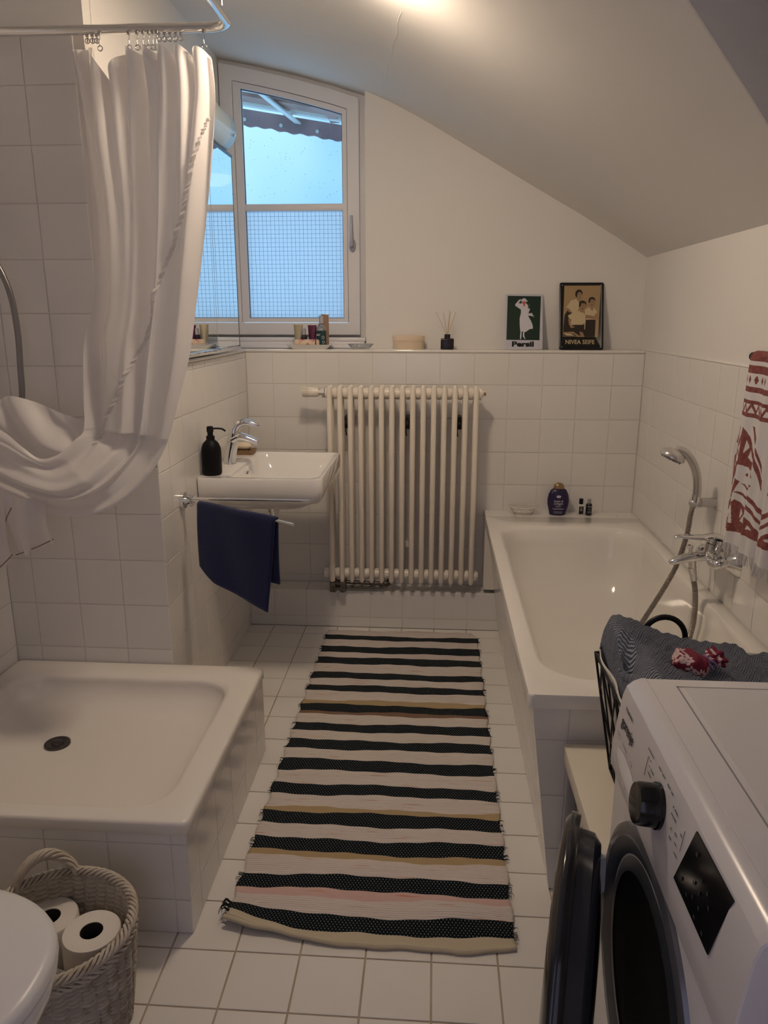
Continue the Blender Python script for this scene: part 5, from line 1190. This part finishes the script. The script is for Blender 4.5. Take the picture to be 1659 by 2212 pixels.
for (y, z0, z1) in ((-2.437, .781, .812), (-2.600, .783, .812)):
    a = onp(y, z0, .001); b = onp(y, z1, .001); tube(bm, [a, b], .0004, n=4)
obj('programme_print', bm, mat('print_grey', (.14, .14, .15), .6), cpn, None)
# porthole
oc = Vector((.3115, -2.505, .475)); bm = B(); lathe(bm, [(.226, 0), (.224, .006), (.214, .010), (.205, .008)], oc, ax=(-1, 0, 0), n=64, cap=False); obj('porthole_ring', bm, mat('silver_ring', (.16, .16, .18), .25, .3), wm, 40)
bm = B(); lathe(bm, [(.206, .008), (.190, .004), (.178, -.0005), (.168, .004), (.155, .004)], oc, ax=(-1, 0, 0), n=64, cap=False); obj('door_seal', bm, GREYP, wm, 40)
bm = B(); lathe(bm, [(.157, .004), (.148, .0005), (.0, .0008)], oc, ax=(-1, 0, 0), n=48, cap=False); obj('drum_shade_disc', bm, mat('drum_shade_black', (.006, .006, .007), .7, spec=.1), wm, 40)  # flat near-black disc stands in for the shade inside the drum
# door leaf, ajar, hinged at the far side
hx, hy = .262, -2.290; dd_ = Vector((-.24, -.97, 0)).normalized(); nn = Vector((-dd_.y * -1, dd_.x * -1, 0)); nn = Vector((-.97, .24, 0))
dc = Vector((hx, hy, .497)) + dd_ * .215
door = bpy.data.objects.new('door', None); COL.objects.link(door); door.parent = wm; door.location = Vector((0, 0, 0))
door.matrix_parent_inverse = Matrix.Translation(-wm.location)
bm = B(); lathe(bm, [(.19, .0), (.212, .002), (.215, .010), (.213, .018), (.204, .024), (.16, .030), (.0, .032)], dc, ax=nn, n=72); DARKG = mat('dark_grey_gloss', (0.030, 0.032, 0.040), .15); od = obj('outer_disc', bm, BLACKG, None, 40)
bm = B(); lathe(bm, [(.196, .006), (.190, -.020), (.176, -.030), (.150, -.030)], dc, ax=nn, n=72, cap=False); idc = obj('inner_rim', bm, DARKG, None, 40)
bm = B(); lathe(bm, [(.152, -.028), (.12, -.034), (.08, -.037), (.0, -.038)], dc, ax=nn, n=48, cap=False); gb = obj('glass_bowl', bm, BLACKG, None, 60)
bm = B(); lathe(bm, [(.2145, .012), (.2158, .015), (.2145, .018)], dc, ax=nn, n=72, cap=False); tr_ = obj('trim_ring', bm, DARKG, None, 60)
for o in (od, idc, gb, tr_):
    o.parent = door
bm = B(); cyl(bm, (.285, -2.285, .44), (.285, -2.285, .55), .010); box(bm, .262, .31, -2.30, -2.278, .46, .53, bev=.004); hg = obj('hinge', bm, WPLAST, wm)

# ================================================================= TOILET
to = thing('toilet', 'white toilet with closed lid at the left edge', 'toilet', (-.85, -2.56, 0))
def tloop(s, z, xo=0, back=-1.20):
    L = []
    for i in range(48):
        a = 2 * PI * i / 48; c, sn = math.cos(a), math.sin(a)
        x = -.800 + (.225 * s * c if c > 0 else .30 * s * c); y = -2.522 + .188 * s * (abs(sn) ** .85) * (1 if sn > 0 else -1)
        L.append(Vector((max(x + xo, back), y, z)))
    return L
bm = B(); loft(bm, [tloop(.50, 0, -.10), tloop(.48, .05, -.10), tloop(.50, .14, -.09), tloop(.64, .24, -.05), tloop(.86, .33, -.01), tloop(.95, .375), tloop(.96, .395), tloop(.94, .40)], True, True); obj('bowl', bm, CERAM, to, 60)
bm = B(); loft(bm, [tloop(.95, .401), tloop(.985, .404), tloop(.985, .416), tloop(.96, .419)], True, True); obj('seat', bm, WPLAST, to, 60)
bm = B(); loft(bm, [tloop(.97, .4205), tloop(1.0, .424), tloop(1.0, .436), tloop(.985, .443), tloop(.93, .447), tloop(.6, .450), tloop(.2, .4505)], True, True); obj('lid', bm, WPLAST, to, 60)
bm = B(); box(bm, -1.37, -1.10, -2.74, -2.39, .40, .78, bev=.03, seg=4); box(bm, -1.37, -.98, -2.68, -2.45, .0, .40, bev=.03, seg=3); obj('cistern', bm, CERAM, to, 40)

# ================================================================= WICKER BASKET + TOILET ROLLS
wk = thing('wicker_basket', 'whitewashed wicker basket holding toilet rolls beside the toilet', 'basket', (-.735, -2.213, 0))
KX, KY = -.735, -2.213
def bk(a, k, off=0):
    r = .120 + .027 * k ** .8 + off; return Vector((KX + r * 1.03 * math.cos(a), KY + r * math.sin(a), .004 + .244 * k))
NS = 36
bm = B()
def wall_(u, v):
    a = 2 * PI * u; ph = (1 if int(v * 44) % 2 else -1)
    return bk(a, v, .0062 * math.sin(a * NS / 2 + v * 3) * ph + (.0012 if int(v * 88) % 2 else -.0012))
V_ = gridmesh(bm, wall_, 144, 88, wrapu=True); o = obj('woven_wall', bm, WICK, wk, 180); thicken(o, .005)
bm = B()
for k in range(3):
    for j in range(10):
        pass
for j in range(5):  # twisted rim strands
    ph = 2 * PI * j / 5
    pts = [bk(2 * PI * i / 120, 1.0, .008 * math.cos(ph + 14 * 2 * PI * i / 120)) + Vector((0, 0, .004 + .008 * math.sin(ph + 14 * 2 * PI * i / 120))) for i in range(121)]
    tube(bm, pts, .0034, n=6, caps=False)
for j in range(4):
    ph = 2 * PI * j / 4
    pts = [bk(2 * PI * i / 120, .93, .006 * math.cos(ph - 16 * 2 * PI * i / 120) + .002) + Vector((0, 0, .006 * math.sin(ph - 16 * 2 * PI * i / 120))) for i in range(121)]
    tube(bm, pts, .0030, n=6, caps=False)
obj('plaited_rim', bm, WICK, wk, 60)
bm = B(); lathe(bm, [(.119, .006), (.0, .006)], (KX, KY, 0), n=36, cap=False); lathe(bm, [(.120, .0), (.120, .008)], (KX, KY, 0), n=36); obj('bottom', bm, WICK, wk)
for sgn, a0 in ((1, 2.12),):
    bm = B()
    for j in range(6):
        ph = 2 * PI * j / 6; pts = []
        for i in range(25):
            t_ = i / 24; a = a0 - .42 + .84 * t_; up = .058 * math.sin(PI * t_) ** .6; p = bk(a, 1.0, 0) + Vector((0, 0, up)); rr_ = .0085
            pts.append(p + Vector((rr_ * math.cos(ph + 9 * t_) * math.cos(a), rr_ * math.cos(ph + 9 * t_) * math.sin(a), rr_ * math.sin(ph + 9 * t_))))
        tube(bm, pts, .0042, n=6)
    obj('handle', bm, WICK, wk, 60)
def roll(x, y, z, ax, label):
    t = thing('toilet_roll', label, 'toilet roll', (x, y, z), 'toilet rolls in the wicker basket'); bm = B(); a = Vector(ax).normalized()
    lathe(bm, [(.0225, -.049), (.0545, -.049), (.0565, -.046), (.0565, .046), (.0545, .049), (.0225, .049), (.0225, -.049)], (x, y, z), ax=a, n=48, cap=False); obj('paper', bm, PAPER, t, 40)
    bm = B(); lathe(bm, [(.0223, -.047), (.0223, .047)], (x, y, z), ax=a, n=32, cap=False); lathe(bm, [(.021, -.04), (.0, -.04)], (x, y, z), ax=a, n=20, cap=False); obj('core', bm, CARD, t, 40); return t
roll(-.672, -2.190, .172, (.06, -.06, 1), 'largest toilet roll lying on top at the front of wicker basket')
roll(-.780, -2.145, .152, (-.10, .08, 1), 'toilet roll at the back left of the wicker basket')
roll(-.738, -2.277, .105, (0, 0, 1), 'toilet roll lowest and nearest in the wicker basket')

# ================================================================= DOOR EDGE at lower right
bm = B(); box(bm, .334, .50, -2.93, -2.90, 0, .80); o = struct('door_1', bm, DWOOD)
